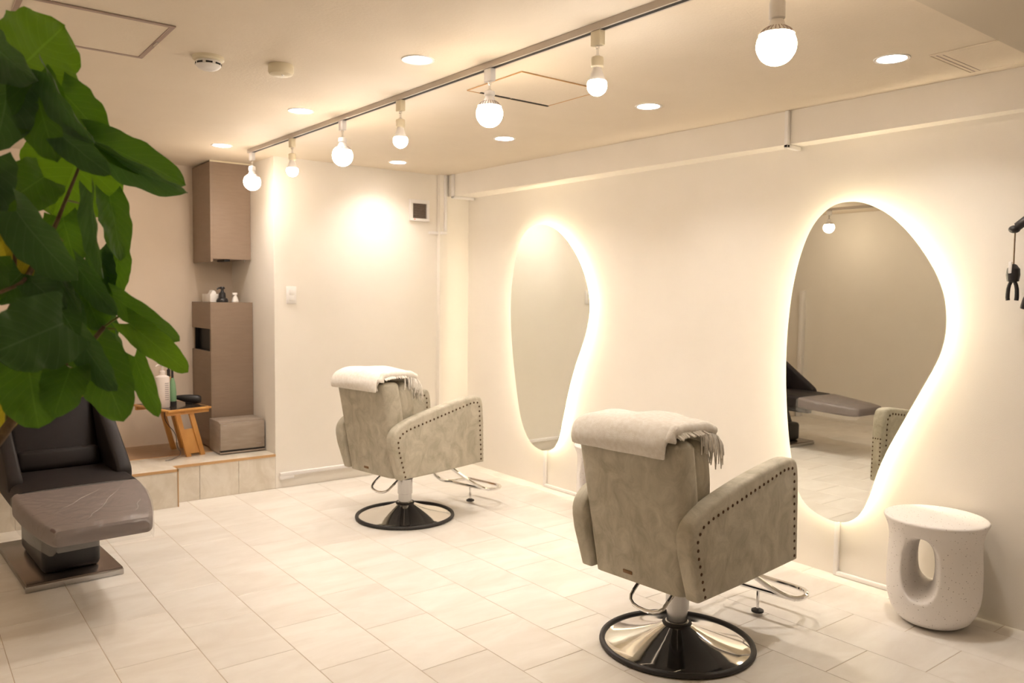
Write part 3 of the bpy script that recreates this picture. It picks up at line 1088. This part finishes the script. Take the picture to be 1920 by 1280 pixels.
t = thing('wall_cabinet', 'taupe upper cabinet mounted just under the ceiling', 'cabinet', (1.84, 5.99, 1.632))
wd, dp, H = XS-1.84-0.003, YA-5.99-0.004, ZC-1.632-0.012
MB().box(0.018, wd, 0, dp, 0.022, H).obj('body', 'taupe_laminate', t, 0)
MB().box(0.0, 0.017, -0.002, dp, 0.0, H, 0.001, 1).obj('door', 'taupe_laminate', t, 0)
MB().box(0.0, wd, -0.006, 0.006, H, H+0.011).obj('top_trim', 'cream_plastic', t, 0)
b = MB()
b.box(0.11, 0.15, 0.03, 0.2, 0.006, 0.022)
b.obj('light_unit', 'black_plastic', t)
b = MB()
b.lathe([(0.006, 0.004), (0.006, 0.022)], 10, c=(wd-0.035, 0.03, 0))
b.obj('hook', 'brushed_steel', t)

t = thing('towel_warmer', 'low greige box-shaped towel warmer beside the tall cabinet', 'towel warmer', (1.806, 5.72, ZP))
MB().box(0.0, 0.325, 0.012, 0.235, 0.012, 0.236, 0.006).obj('body', 'greige_wood', t)
dr2 = MB().box(0.002, 0.323, -0.010, 0.013, 0.030, 0.226, 0.004).obj('door', 'greige_wood', t)
MB().box(0.004, 0.321, -0.004, 0.02, 0.016, 0.030).obj('handle_slot', 'black_slot', t, 0)
MB().box(0.0, 0.325, -0.012, 0.20, 0.006, 0.017, 0.002).obj('bottom_rail', 'greige_wood', t)
for x in (0.03, 0.295):
    for y in (0.03, 0.2):
        MB().lathe([(0.012, 0.0), (0.012, 0.008)], 12, c=(x, y, 0)).obj('foot', 'dark_rubber', t)
MB().box(0.022, 0.048, -0.0106, -0.0098, 0.207, 0.212).obj('badge', 'label_grey', dr2, 0)
MB().box(0.262, 0.295, -0.0106, -0.0098, 0.058, 0.063).obj('badge', 'label_grey', dr2, 0)

# folding side table
t = thing('side_table', 'small folding wooden side table with slanted legs', 'table', (1.545, 5.95, ZP), math.radians(14))
HT = 0.352
b = MB().box(-0.16, 0.16, -0.25, 0.25, HT-0.014, HT, 0.004).obj('tabletop', 'orange_wood', t)
MB().box(-0.14, 0.14, -0.225, 0.225, HT, HT+0.002).obj('tray_inlay', 'dark_tray', b, 0)
MB().box(-0.155, 0.155, -0.225, -0.20, HT-0.04, HT-0.014, 0.002).obj('rail', 'orange_wood', t)
MB().box(-0.155, 0.155, 0.20, 0.225, HT-0.04, HT-0.014, 0.002).obj('rail', 'orange_wood', t)


def slat(p0, p1, wx, wy, name):
    p0, p1 = Vector(p0), Vector(p1)
    d = p1-p0
    vs = []
    for p in (p0, p1):
        vs += [(p.x-wx, p.y-wy, p.z), (p.x+wx, p.y-wy, p.z), (p.x+wx, p.y+wy, p.z), (p.x-wx, p.y+wy, p.z)]
    mb = MB().raw(vs, [(3, 2, 1, 0), (4, 5, 6, 7), (0, 1, 5, 4), (1, 2, 6, 5), (2, 3, 7, 6), (3, 0, 4, 7)])
    return mb.obj(name, 'orange_wood', t, 0)


slat((-0.075, -0.20, HT-0.02), (0.03, -0.165, 0.0), 0.017, 0.010, 'leg')
slat((0.025, -0.20, HT-0.02), (0.135, -0.165, 0.0), 0.017, 0.010, 'leg')
slat((0.025, 0.20, HT-0.02), (0.10, 0.165, 0.0), 0.017, 0.010, 'leg')
slat((0.10, 0.20, HT-0.02), (0.17, 0.165, 0.0), 0.017, 0.010, 'leg')
MB().raw([(-0.035, -0.183, 0.20), (0.066, -0.183, 0.20), (0.12, -0.168, 0.02), (0.022, -0.168, 0.02), (-0.035, -0.176, 0.20), (0.066, -0.176, 0.20), (0.12, -0.161, 0.02), (0.022, -0.161, 0.02)], [(0, 1, 2, 3), (7, 6, 5, 4), (0, 4, 5, 1), (1, 5, 6, 2), (2, 6, 7, 3), (3, 7, 4, 0)]).obj('leg_panel', 'orange_wood', t, 0)
MB().tube([(-0.11, -0.1, HT-0.03), (-0.12, -0.13, 0.26), (-0.05, -0.15, 0.17), (-0.06, -0.17, 0.08), (-0.03, -0.19, 0.03), (-0.12, -0.21, 0.006), (-0.16, -0.2, 0.006)], 0.0025, 6, smooth=2).obj('power_cord', 'black_plastic', t)

ZT2 = ZP+HT+0.002
# things on the table
t = thing('pump_bottle', 'large white pump bottle on the side table', 'bottle', (1.462, 5.86, ZT2))
MB().lathe([(0.0, 0.0), (0.045, 0.0), (0.048, 0.006), (0.048, 0.20), (0.044, 0.215), (0.02, 0.226), (0.016, 0.235)], 28).obj('body', 'bottle_white', t)
MB().lathe([(0.019, 0.228), (0.019, 0.252), (0.008, 0.258), (0.006, 0.285), (0.013, 0.288), (0.013, 0.302)], 16).obj('pump', 'bottle_white', t)
MB().tube([(0, 0, 0.295), (-0.03, -0.004, 0.297), (-0.045, -0.006, 0.287)], 0.005, 6).obj('spout', 'bottle_white', t)
b = MB()
for k in range(9):
    an = [math.radians(a_) for a_ in (-85+0.0, -72, -60, -48)]
    z = 0.055+k*0.014
    b.grid([[(0.0485*math.cos(a_), 0.0485*math.sin(a_), z) for a_ in an], [(0.0485*math.cos(a_), 0.0485*math.sin(a_), z+0.007) for a_ in an]])
b.obj('printed_text', 'label_grey', t, 0)
t = thing('hair_spray', 'slim pale green bottle with a black foot beside the pump bottle', 'bottle', (1.535, 5.885, ZT2))
MB().lathe([(0.0, 0.0), (0.026, 0.0), (0.026, 0.035), (0.024, 0.036)], 20).obj('foot', 'black_plastic', t)
MB().lathe([(0.025, 0.035), (0.025, 0.10), (0.020, 0.16), (0.010, 0.20)], 20).obj('body', 'bottle_green', t)
MB().lathe([(0.009, 0.19), (0.008, 0.29), (0.006, 0.31)], 12).obj('cap', 'black_plastic', t)
t = thing('amber_bottle', 'small amber bottle with dark top half hidden behind the pump bottle', 'bottle', (1.535, 5.98, ZT2))
MB().lathe([(0.0, 0.0), (0.024, 0.0), (0.024, 0.18), (0.018, 0.195), (0.010, 0.20)], 20).obj('body', 'amber', t)
MB().lathe([(0.012, 0.20), (0.012, 0.25), (0.006, 0.255), (0.006, 0.27)], 12).obj('cap', 'black_plastic', t)
t = thing('hair_clipper', 'black rounded hair tool lying on the table edge', 'hair tool', (1.655, 5.93, ZT2), math.radians(-24))
MB().tube([(-0.085, 0.0, 0.050), (-0.06, 0, 0.048), (-0.01, 0.0, 0.040), (0.045, 0.0, 0.034), (0.075, 0, 0.034), (0.085, 0, 0.034)], [0.012, 0.020, 0.030, 0.034, 0.030, 0.016], 12, smooth=1).obj('body', 'black_plastic', t, 60)
MB().box(-0.02, 0.03, -0.02, 0.02, 0.0, 0.02, 0.005).obj('stand', 'black_plastic', t)
for i, (x, y, h, m_) in enumerate(((1.405, 5.99, 0.085, 'clear_plastic'), (1.45, 6.05, 0.10, 'label_grey'))):
    t = thing('product_jar', ('small clear square jar at the leafy end of the table', 'small grey jar behind the clear jar on the table')[i], 'jar', (x, y, ZT2))
    MB().box(-0.026, 0.026, -0.022, 0.022, 0, h*0.75, 0.004).obj('body', m_, t)
    MB().box(-0.022, 0.022, -0.018, 0.018, h*0.75, h, 0.003).obj('lid', 'white_plastic', t)

# things on the cabinet
ZB = ZP+1.084
t = thing('tissue_box', 'small white box on top of the tall cabinet', 'box', (1.90, 6.16, ZB))
MB().box(-0.045, 0.045, -0.10, 0.10, 0, 0.062, 0.003).obj('body', 'white_plastic', t)
MB().prism([(-0.02, 0.062), (0.02, 0.062), (0.012, 0.085), (-0.006, 0.09)], 'y', -0.04, 0.04).obj('tissue', 'white_plastic', t)
t = thing('pump_dispenser', 'black pump dispenser on top of the tall cabinet', 'dispenser', (1.935, 6.03, ZB))
MB().lathe([(0.0, 0.0), (0.040, 0.0), (0.042, 0.010), (0.036, 0.028), (0.026, 0.034), (0.022, 0.070), (0.014, 0.076), (0.010, 0.085), (0.010, 0.10)], 20).obj('body', 'black_plastic', t)
MB().lathe([(0.018, 0.098), (0.020, 0.106), (0.014, 0.116)], 14).obj('pump', 'black_plastic', t)
MB().tube([(0, 0, 0.106), (-0.03, -0.01, 0.106), (-0.042, -0.014, 0.096)], 0.006, 6).obj('spout', 'black_plastic', t)
t = thing('spray_bottle', 'small white spray bottle on top of the tall cabinet', 'bottle', (2.03, 6.03, ZB))
MB().lathe([(0.0, 0.0), (0.024, 0.0), (0.026, 0.008), (0.018, 0.032), (0.014, 0.042), (0.010, 0.048), (0.010, 0.058)], 18).obj('body', 'white_plastic', t)
MB().box(-0.022, 0.014, -0.010, 0.010, 0.056, 0.072, 0.003).obj('trigger_head', 'white_plastic', t)

# ------------------------------------------------------------------ treatment bed
t = thing('treatment_bed', 'dark brown reclining treatment bed with plastic-wrapped footrest', 'treatment bed', (0.645, 4.62, 0), math.radians(3))
MB().box(-0.215, 0.205, -0.355, 0.46, 0.004, 0.038, 0.004).obj('base_plate', 'bed_metal', t)
MB().box(-0.218, 0.208, -0.358, -0.342, 0.0, 0.03, 0.003).obj('base_edge', 'brushed_steel', t)
MB().box(-0.13, 0.13, -0.26, 0.30, 0.038, 0.21, 0.03, 3).obj('base_cover', 'black_plastic', t)
MB().prism([(-0.20, 0.19), (0.20, 0.19), (0.26, 0.43), (-0.10, 0.43)], 'x', -0.10, 0.10, 0.01).obj('lift_column', 'black_plastic', t)
b = MB()
b.box(-0.22, 0.22, -0.55, 0.10, 0.375, 0.41, 0.005)
b.box(-0.03, 0.03, -0.45, -0.1, 0.33, 0.38, 0.005)
b.obj('under_frame', 'black_plastic', t)


def pad(rows_y, name, m_, par, th_r=0.02, sub=True):
    """rows: (y, z_top, z_bot, half width, x shift)"""
    rows = []
    for (y, zt, zb, hw, xs) in rows_y:
        r = min(th_r, (zt-zb)/2.2)
        ring = []
        for (cx_, cz_, a0) in ((hw-r, zt-r, 0), (-hw+r, zt-r, .5*math.pi), (-hw+r, zb+r, math.pi), (hw-r, zb+r, 1.5*math.pi)):
            for k in range(4):
                a_ = a0+k*math.pi/6
                ring.append((xs+cx_+r*math.cos(a_), y, cz_+r*math.sin(a_)))
        rows.append(ring)
    b = MB()
    vs = b.grid(rows, close_v=True)
    b.bm.faces.new(vs[0][::-1])
    b.bm.faces.new(vs[-1])
    bmesh.ops.recalc_face_normals(b.bm, faces=b.bm.faces)
    return b.obj(name, m_, par, 50)


FT = [(-1.035, 0.440, 0.400, 0.172, -0.035), (-1.03, 0.450, 0.385, 0.184, -0.035), (-1.00, 0.457, 0.378, 0.194, -0.034), (-0.93, 0.464, 0.378, 0.212, -0.030), (-0.80, 0.476, 0.385, 0.238, -0.026), (-0.66, 0.490, 0.394, 0.258, -0.022), (-0.52, 0.502, 0.404, 0.266, -0.020), (-0.475, 0.500, 0.405, 0.262, -0.018), (-0.465, 0.480, 0.42, 0.25, -0.016)]
ft = pad(FT, 'footrest', 'brown_vinyl', t)
random.seed(4)
rows = []
FF = [(y, zt+0.004, zb-0.005, hw+0.005, xs) for (y, zt, zb, hw, xs) in FT[:-1]]
rows_ = []
for (y, zt, zb, hw, xs) in FF:
    ring = []
    zs = zb-0.012
    for (x, z) in ((-hw, zs-0.012), (-hw-0.003, zb+0.03), (-hw, zt-0.02), (-hw+0.018, zt-0.002), (-hw*0.5, zt+0.001), (0, zt+0.002), (hw*0.5, zt+0.001), (hw-0.018, zt-0.002), (hw, zt-0.02), (hw+0.003, zb+0.03), (hw, zs-0.012)):
        w_ = 0.006*mnoise.noise(Vector((x*14, y*11, z*20)))
        wz = 0.004*max(0.0, mnoise.noise(Vector((x*30, y*24, z*9))))
        ring.append((xs+x+(w_ if abs(x) > hw*0.8 else 0), y+w_*0.5, z+wz+(0.012*mnoise.noise(Vector((x*12, y*17, 3))) if z < zb else 0)))
    rows_.append(ring)
first = [(p[0]*0.985, p[1]-0.010, p[2]-0.004) for p in rows_[0]]
b = MB()
vs = b.grid([first]+rows_)
b.bm.faces.new(vs[0])
b.obj('plastic_cover', 'plastic_film', ft, 80)
# fine creases of the wrap running over the top
b = MB()
for (x0, y0, x1, y1) in ((0.14, -0.62, -0.02, -0.90), (0.06, -0.60, -0.13, -0.80), (0.00, -0.86, -0.08, -0.98), (0.18, -0.80, 0.12, -0.96)):
    pts = []
    for k in range(7):
        u = k/6
        x, y = x0+(x1-x0)*u, y0+(y1-y0)*u
        z = 0.4585+(y+1.0)*0.0915+0.0068
        pts.append((x-0.014+0.006*math.sin(k*1.7), y, z))
    b.tube(pts, [0.0006, 0.0014, 0.002, 0.002, 0.0018, 0.0012, 0.0005], 5, smooth=1)
b.obj('film_crease', 'plastic_film', ft, 80)
pad([(-0.50, 0.48, 0.42, 0.24, -0.01), (-0.49, 0.508, 0.40, 0.258, -0.01), (-0.30, 0.515, 0.395, 0.255, -0.01), (0.00, 0.515, 0.395, 0.25, -0.01), (0.10, 0.50, 0.40, 0.24, -0.01)], 'seat', 'dark_vinyl', t, 0.03)
# back: reclined pad with a lumbar roll and two wings
bk = MB().box(-0.205, 0.205, -0.06, 0.06, 0, 0.62, 0.04, 4, M=T(-0.01, 0.02, 0.50) @ RX(-0.50)).obj('backrest', 'dark_vinyl', t, 60)
MB().box(-0.19, 0.19, -0.035, 0.035, 0, 0.11, 0.03, 4, M=T(-0.01, -0.06, 0.505) @ RX(-0.35)).obj('lumbar_roll', 'dark_vinyl', t, 60)
MB().box(-0.15, 0.15, -0.03, 0.03, 0.46, 0.60, 0.028, 4, M=T(-0.01, -0.05, 0.50) @ RX(-0.50)).obj('headrest', 'dark_vinyl', t, 60)
for s_ in (-1, 1):
    prof = smooth_pts([(-0.33, 0.455), (-0.345, 0.52), (-0.30, 0.565), (-0.10, 0.70), (0.16, 0.885), (0.24, 0.90), (0.30, 0.84), (0.20, 0.60), (0.08, 0.455)], 2)
    a0, a1 = sorted((0.20*s_-0.01, 0.268*s_-0.005))
    MB().prism(prof, 'x', a0, a1, 0.018, 3).obj('armrest', 'dark_vinyl', t, 60)

# ------------------------------------------------------------------ black gadget hanging by the right wall
gx, gy = 3.70, 1.365
t = thing('hanging_clip', 'black two-legged clip gadget hanging on a thin cord by the wall', 'clip', (gx, gy, 1.405))
MB().tube([(0, 0, 0.295), (0.002, 0.001, 0.23), (0, 0, 0.15)], 0.003, 6).obj('cord', 'bark', t)
MB().lathe([(0.006, 0.078), (0.022, 0.084), (0.026, 0.110), (0.024, 0.135), (0.012, 0.152), (0.004, 0.156)], 16).obj('body', 'black_plastic', t)
MB().box(-0.004, 0.004, -0.007, 0.007, 0.115, 0.165, 0.003, M=T(-0.022, 0.004, 0)).obj('tag', 'white_plastic', t)
for s_ in (-1, 1):
    MB().tube([(0, 0.005*s_, 0.088), (0, 0.016*s_, 0.06), (0, 0.018*s_, 0.02), (0, 0.016*s_, 0.004)], [0.007, 0.008, 0.0085, 0.0085], 8, smooth=1).obj('bendy_leg', 'black_plastic', t, 60)
t = thing('wall_bracket_arm', 'black jointed wall bracket the clip gadget hangs from', 'bracket', (XW, 1.23, 1.66))
MB().lathe([(0.03, 0.0), (0.03, 0.012), (0.02, 0.018)], 16, M=RY(-math.pi/2)).obj('wall_plate', 'black_plastic', t)
MB().tube([(-0.015, 0, 0), (-0.07, 0.02, 0.05), (-0.078, 0.085, 0.088), (-0.079, 0.128, 0.055)], [0.012, 0.018, 0.021, 0.017], 10, smooth=1).obj('arm', 'black_plastic', t, 60)
MB().ball((-0.08, 0.138, 0.045), 0.021, 12, 8, (1, 1.1, 0.8)).obj('joint_head', 'black_plastic', t)
MB().tube([(-0.06, 0.02, 0.0), (-0.075, 0.055, -0.10), (-0.078, 0.072, -0.22), (-0.08, 0.088, -0.265), (-0.08, 0.094, -0.285)], [0.010, 0.011, 0.014, 0.014, 0.010], 8, smooth=1).obj('lower_arm', 'black_plastic', t, 60)

# ------------------------------------------------------------------ plant
PY = 1.72                            # distance of the crown along the room
plant = thing('potted_plant', 'tall potted plant with big heart-shaped green leaves', 'plant', (-0.10, PY+0.05, 0))
PB = plant.location.copy()


def P3(px, py, y):
    return on_y(px, py, y)-PB


def make_leaf(base, tip, width, material, dy0=0.0, dy1=0.0, roll=0.0, fold=0.25, droop=0.25, seed=0, depth=PY):
    """base/tip: where the leaf starts and ends, with depth offsets; width in pixels of the frame"""
    a = P3(*base, depth+dy0)
    c = P3(*tip, depth+dy1)
    L = c-a
    Ln = L.length
    wm = width*((a+PB).y+(c+PB).y)/2/F_PX*0.97
    d = L.normalized()
    view = ((a+c)/2+PB-Vector((0, 0, CAM_H))).normalized()
    side = d.cross(view).normalized()
    nr = side.cross(d).normalized()          # towards or away from the lens
    if nr.dot(view) > 0:
        nr = -nr
    q = Matrix.Rotation(roll, 3, d)
    side, nr = q @ side, q @ nr
    wm /= max(0.35, abs(math.cos(roll)))
    NU, NV = 18, 10
    rows = []
    uvs = []
    for i in range(NU+1):
        u = i/NU
        hw = 0.5*(math.sin(math.pi*min(1, (u*0.84+0.16))**0.92)**0.52 if u < 0.999 else 0.0)
        hw = max(hw, 0.0)
        r_, uvr = [], []
        for j in range(NV+1):
            v = -1+2*j/NV
            back = 0.17*(1-u)**2.2*abs(v)**1.2
            lon = u-back
            rip = 0.045*math.sin(u*19+seed*1.7+(1 if v > 0 else 0))*abs(v)**2+0.06*mnoise.noise(Vector((u*3, v*2, seed*3.1)))
            hh = fold*abs(v)**1.3*hw*wm - droop*Ln*(u-0.35)**2 + rip*wm
            wob = 1+0.09*mnoise.noise(Vector((u*6, v, seed*2.3)))+0.03*math.sin(u*31+seed)*abs(v)
            p = a+d*(lon*Ln)+side*(v*hw*wm*wob)+nr*(hh+droop*Ln*0.1225)
            r_.append(tuple(p))
            uvr.append((u, v*0.5+0.5))
        rows.append(r_)
        uvs.append(uvr)
    b = MB()
    vs = b.grid(rows)
    uvl = b.bm.loops.layers.uv.new('leaf')
    idx = {}
    for i in range(NU+1):
        for j in range(NV+1):
            idx[vs[i][j]] = uvs[i][j]
    for f in b.bm.faces:
        for lp in f.loops:
            lp[uvl].uv = idx[lp.vert]
    bmesh.ops.remove_doubles(b.bm, verts=b.bm.verts, dist=1e-5)
    return b.obj('leaf', material, plant, 0 if False else 80)


D, M_, L_, Y_ = 'leaf_shaded', 'leaf_mid', 'leaf_backlit', 'leaf_yellow'
LEAVES = [
    # base, tip, width, material, dy0, dy1, roll, fold, droop
    ((42, 122), (122, 48), 132, L_, 0.02, 0.06, 0.1, 0.10, 0.10),
    ((-25, 70), (62, 152), 62, D, -0.05, -0.12, 0.7, 0.35, 0.25),
    ((20, 150), (-8, 280), 96, D, 0.00, -0.03, 0.2, 0.2, 0.15),
    ((88, 136), (168, 270), 36, D, -0.06, -0.10, 0.95, 0.5, 0.2),
    ((112, 168), (200, 262), 70, M_, 0.02, 0.02, -0.2, 0.2, 0.1),
    ((62, 152), (105, 302), 84, M_, -0.02, -0.05, 0.2, 0.2, 0.12),
    ((172, 262), (352, 345), 58, M_, 0.0, 0.02, -0.45, 0.35, 0.14),
    ((176, 272), (350, 366), 44, D, -0.005, -0.03, 0.8, 0.5, 0.14),
    ((118, 256), (206, 328), 50, D, -0.06, -0.08, 0.3, 0.3, 0.15),
    ((150, 292), (105, 408), 160, L_, 0.10, 0.10, 0.0, 0.1, 0.1),
    ((82, 332), (0, 388), 84, M_, 0.02, -0.02, 0.1, 0.15, 0.2),
    ((30, 395), (140, 526), 74, D, -0.10, -0.15, 0.45, 0.45, 0.25),
    ((172, 362), (188, 522), 26, D, -0.05, -0.07, 1.0, 0.45, 0.15),
    ((205, 368), (228, 488), 52, M_, 0.03, 0.0, -0.4, 0.2, 0.15),
    ((222, 472), (212, 562), 48, M_, 0.05, 0.05, 0.3, 0.15, 0.1),
    ((118, 408), (142, 496), 66, M_, 0.06, 0.06, 0.2, 0.1, 0.1),
    ((30, 408), (-12, 448), 50, Y_, 0.06, 0.06, 0.2, 0.1, 0.1),
    ((24, 448), (8, 522), 54, Y_, 0.08, 0.08, 0.3, 0.1, 0.1),
    ((40, 440), (60, 520), 60, Y_, 0.05, 0.05, -0.3, 0.1, 0.1),
    ((118, 606), (-18, 664), 128, D, -0.14, -0.17, 0.0, 0.12, 0.15),
    ((60, 528), (124, 580), 52, D, -0.05, -0.06, 0.3, 0.2, 0.15),
    ((150, 530), (190, 620), 66, M_, 0.04, 0.04, 0.0, 0.2, 0.1),
    ((140, 492), (218, 592), 42, D, -0.02, -0.05, 0.5, 0.3, 0.15),
    ((212, 555), (338, 642), 44, M_, -0.02, 0.0, 0.3, 0.2, 0.18),
    ((242, 606), (354, 698), 52, L_, -0.03, -0.05, -0.1, 0.12, 0.12),
    ((216, 626), (246, 694), 18, D, 0.0, 0.0, 0.9, 0.3, 0.2),
    ((252, 668), (296, 782), 40, M_, -0.02, -0.06, 0.3, 0.2, 0.15),
    ((172, 650), (232, 790), 88, M_, -0.06, -0.10, -0.1, 0.15, 0.15),
    ((150, 630), (214, 734), 48, D, -0.09, -0.13, 0.5, 0.3, 0.2),
    ((184, 612), (214, 662), 42, L_, 0.05, 0.05, 0.1, 0.1, 0.1),
    ((52, 680), (72, 803), 104, M_, -0.05, -0.08, 0.1, 0.12, 0.15),
    ((132, 690), (100, 782), 72, M_, -0.10, -0.13, 0.2, 0.2, 0.2),
    ((150, 664), (152, 745), 44, Y_, 0.04, 0.04, 0.2, 0.1, 0.1),
    ((18, 690), (4, 815), 62, Y_, 0.06, 0.06, 0.2, 0.1, 0.1),
    ((112, 522), (150, 588), 34, D, -0.03, -0.06, 0.8, 0.3, 0.15),
    ((40, 512), (-12, 568), 62, D, 0.0, 0.0, 0.2, 0.2, 0.15),
    ((92, 545), (150, 640), 70, D, 0.02, 0.0, 0.0, 0.2, 0.1),
    ((70, 505), (105, 585), 66, D, 0.06, 0.06, 0.1, 0.15, 0.1),
    ((95, 215), (150, 292), 60, D, 0.04, 0.02, 0.0, 0.2, 0.15),
    ((150, 545), (215, 640), 60, D, 0.07, 0.07, -0.2, 0.15, 0.1),
    ((185, 470), (202, 560), 46, D, 0.06, 0.06, 0.2, 0.2, 0.1),
    ((-30, 300), (-40, 420), 100, D, 0.0, 0.0, 0.2, 0.2, 0.1),
    ((-40, 480), (-90, 590), 110, M_, 0.0, 0.0, 0.2, 0.2, 0.1),
    ((-40, 130), (-120, 60), 110, L_, 0.0, 0.0, 0.2, 0.2, 0.1),
    ((-50, 620), (-150, 700), 110, M_, 0.05, 0.0, 0.2, 0.2, 0.1),
    ((-70, 300), (-170, 330), 110, D, 0.0, 0.05, 0.3, 0.2, 0.1),
]
for i, lf in enumerate(LEAVES):
    make_leaf(*lf, seed=i)

D0 = PY
trunk = MB()
tp = [Vector((0, 0, 0.30)), Vector((0.0, 0.0, 0.75)), P3(-70, 900, D0+0.03), P3(0, 822, D0+0.02), P3(42, 760, D0+0.02), P3(110, 695, D0+0.02), P3(160, 655, D0+0.02), P3(196, 612, D0+0.01)]
trunk.tube(tp, [0.020, 0.018, 0.013, 0.010, 0.009, 0.007, 0.005, 0.004], 10, smooth=2)
trunk.obj('trunk', 'bark', plant, 60)


def branch(pts, r0, r1, mname='bark'):
    q = [P3(*p) for p in pts]
    n = len(q)
    MB().tube(q, [r0+(r1-r0)*i/(n-1) for i in range(n)], 8, smooth=2).obj('branch', mname, plant, 60)


branch([(-70, 900, D0+.03), (-30, 700, D0+.05), (10, 600, D0+.05), (60, 500, D0+.05), (97, 440, D0+.04), (125, 370, D0+.04), (152, 305, D0+.04), (160, 270, D0+.02)], 0.0085, 0.0016)
branch([(28, 530, D0+.04), (28, 440, D0+.03), (35, 400, D0+.01)], 0.004, 0.002)
branch([(-30, 700, D0+.05), (-40, 500, D0+.03), (-20, 300, D0+.03), (30, 180, D0+.03), (48, 120, D0+.02)], 0.009, 0.003)
branch([(60, 500, D0+.05), (45, 530, D0-.02), (0, 548, D0-.06)], 0.004, 0.003)
PETS = [((196, 612, D0+.01), (240, 585, D0)), ((200, 616, D0+.01), (262, 623, D0-.03)), ((205, 655, D0), (250, 690, D0-.02)), ((160, 280, D0+.03), (215, 295, D0)), ((97, 440, D0+.04), (118, 452, D0+.05)), ((122, 375, D0+.04), (170, 390, D0+.09)), ((48, 120, D0+.02), (60, 155, D0-.02)), ((160, 270, D0+.02), (176, 266, D0)), ((158, 262, D0+.02), (160, 240, D0+.0)), ((120, 690, D0+.02), (135, 690, D0-.1)), ((12, 790, D0+.02), (12, 700, D0+.05))]
for a, c in PETS:
    branch([a, ((a[0]+c[0])/2, (a[1]+c[1])/2-3, (a[2]+c[2])/2), c], 0.0026, 0.0018, 'petiole')
MB().lathe([(0.0, 0.0), (0.13, 0.0), (0.16, 0.30), (0.17, 0.32), (0.155, 0.32), (0.15, 0.29), (0.0, 0.29)], 32, cap=False).obj('pot', 'pot_ceramic', plant)
MB().lathe([(0.0, 0.302), (0.10, 0.303), (0.149, 0.295)], 24, cap=False).obj('soil', 'soil', plant)
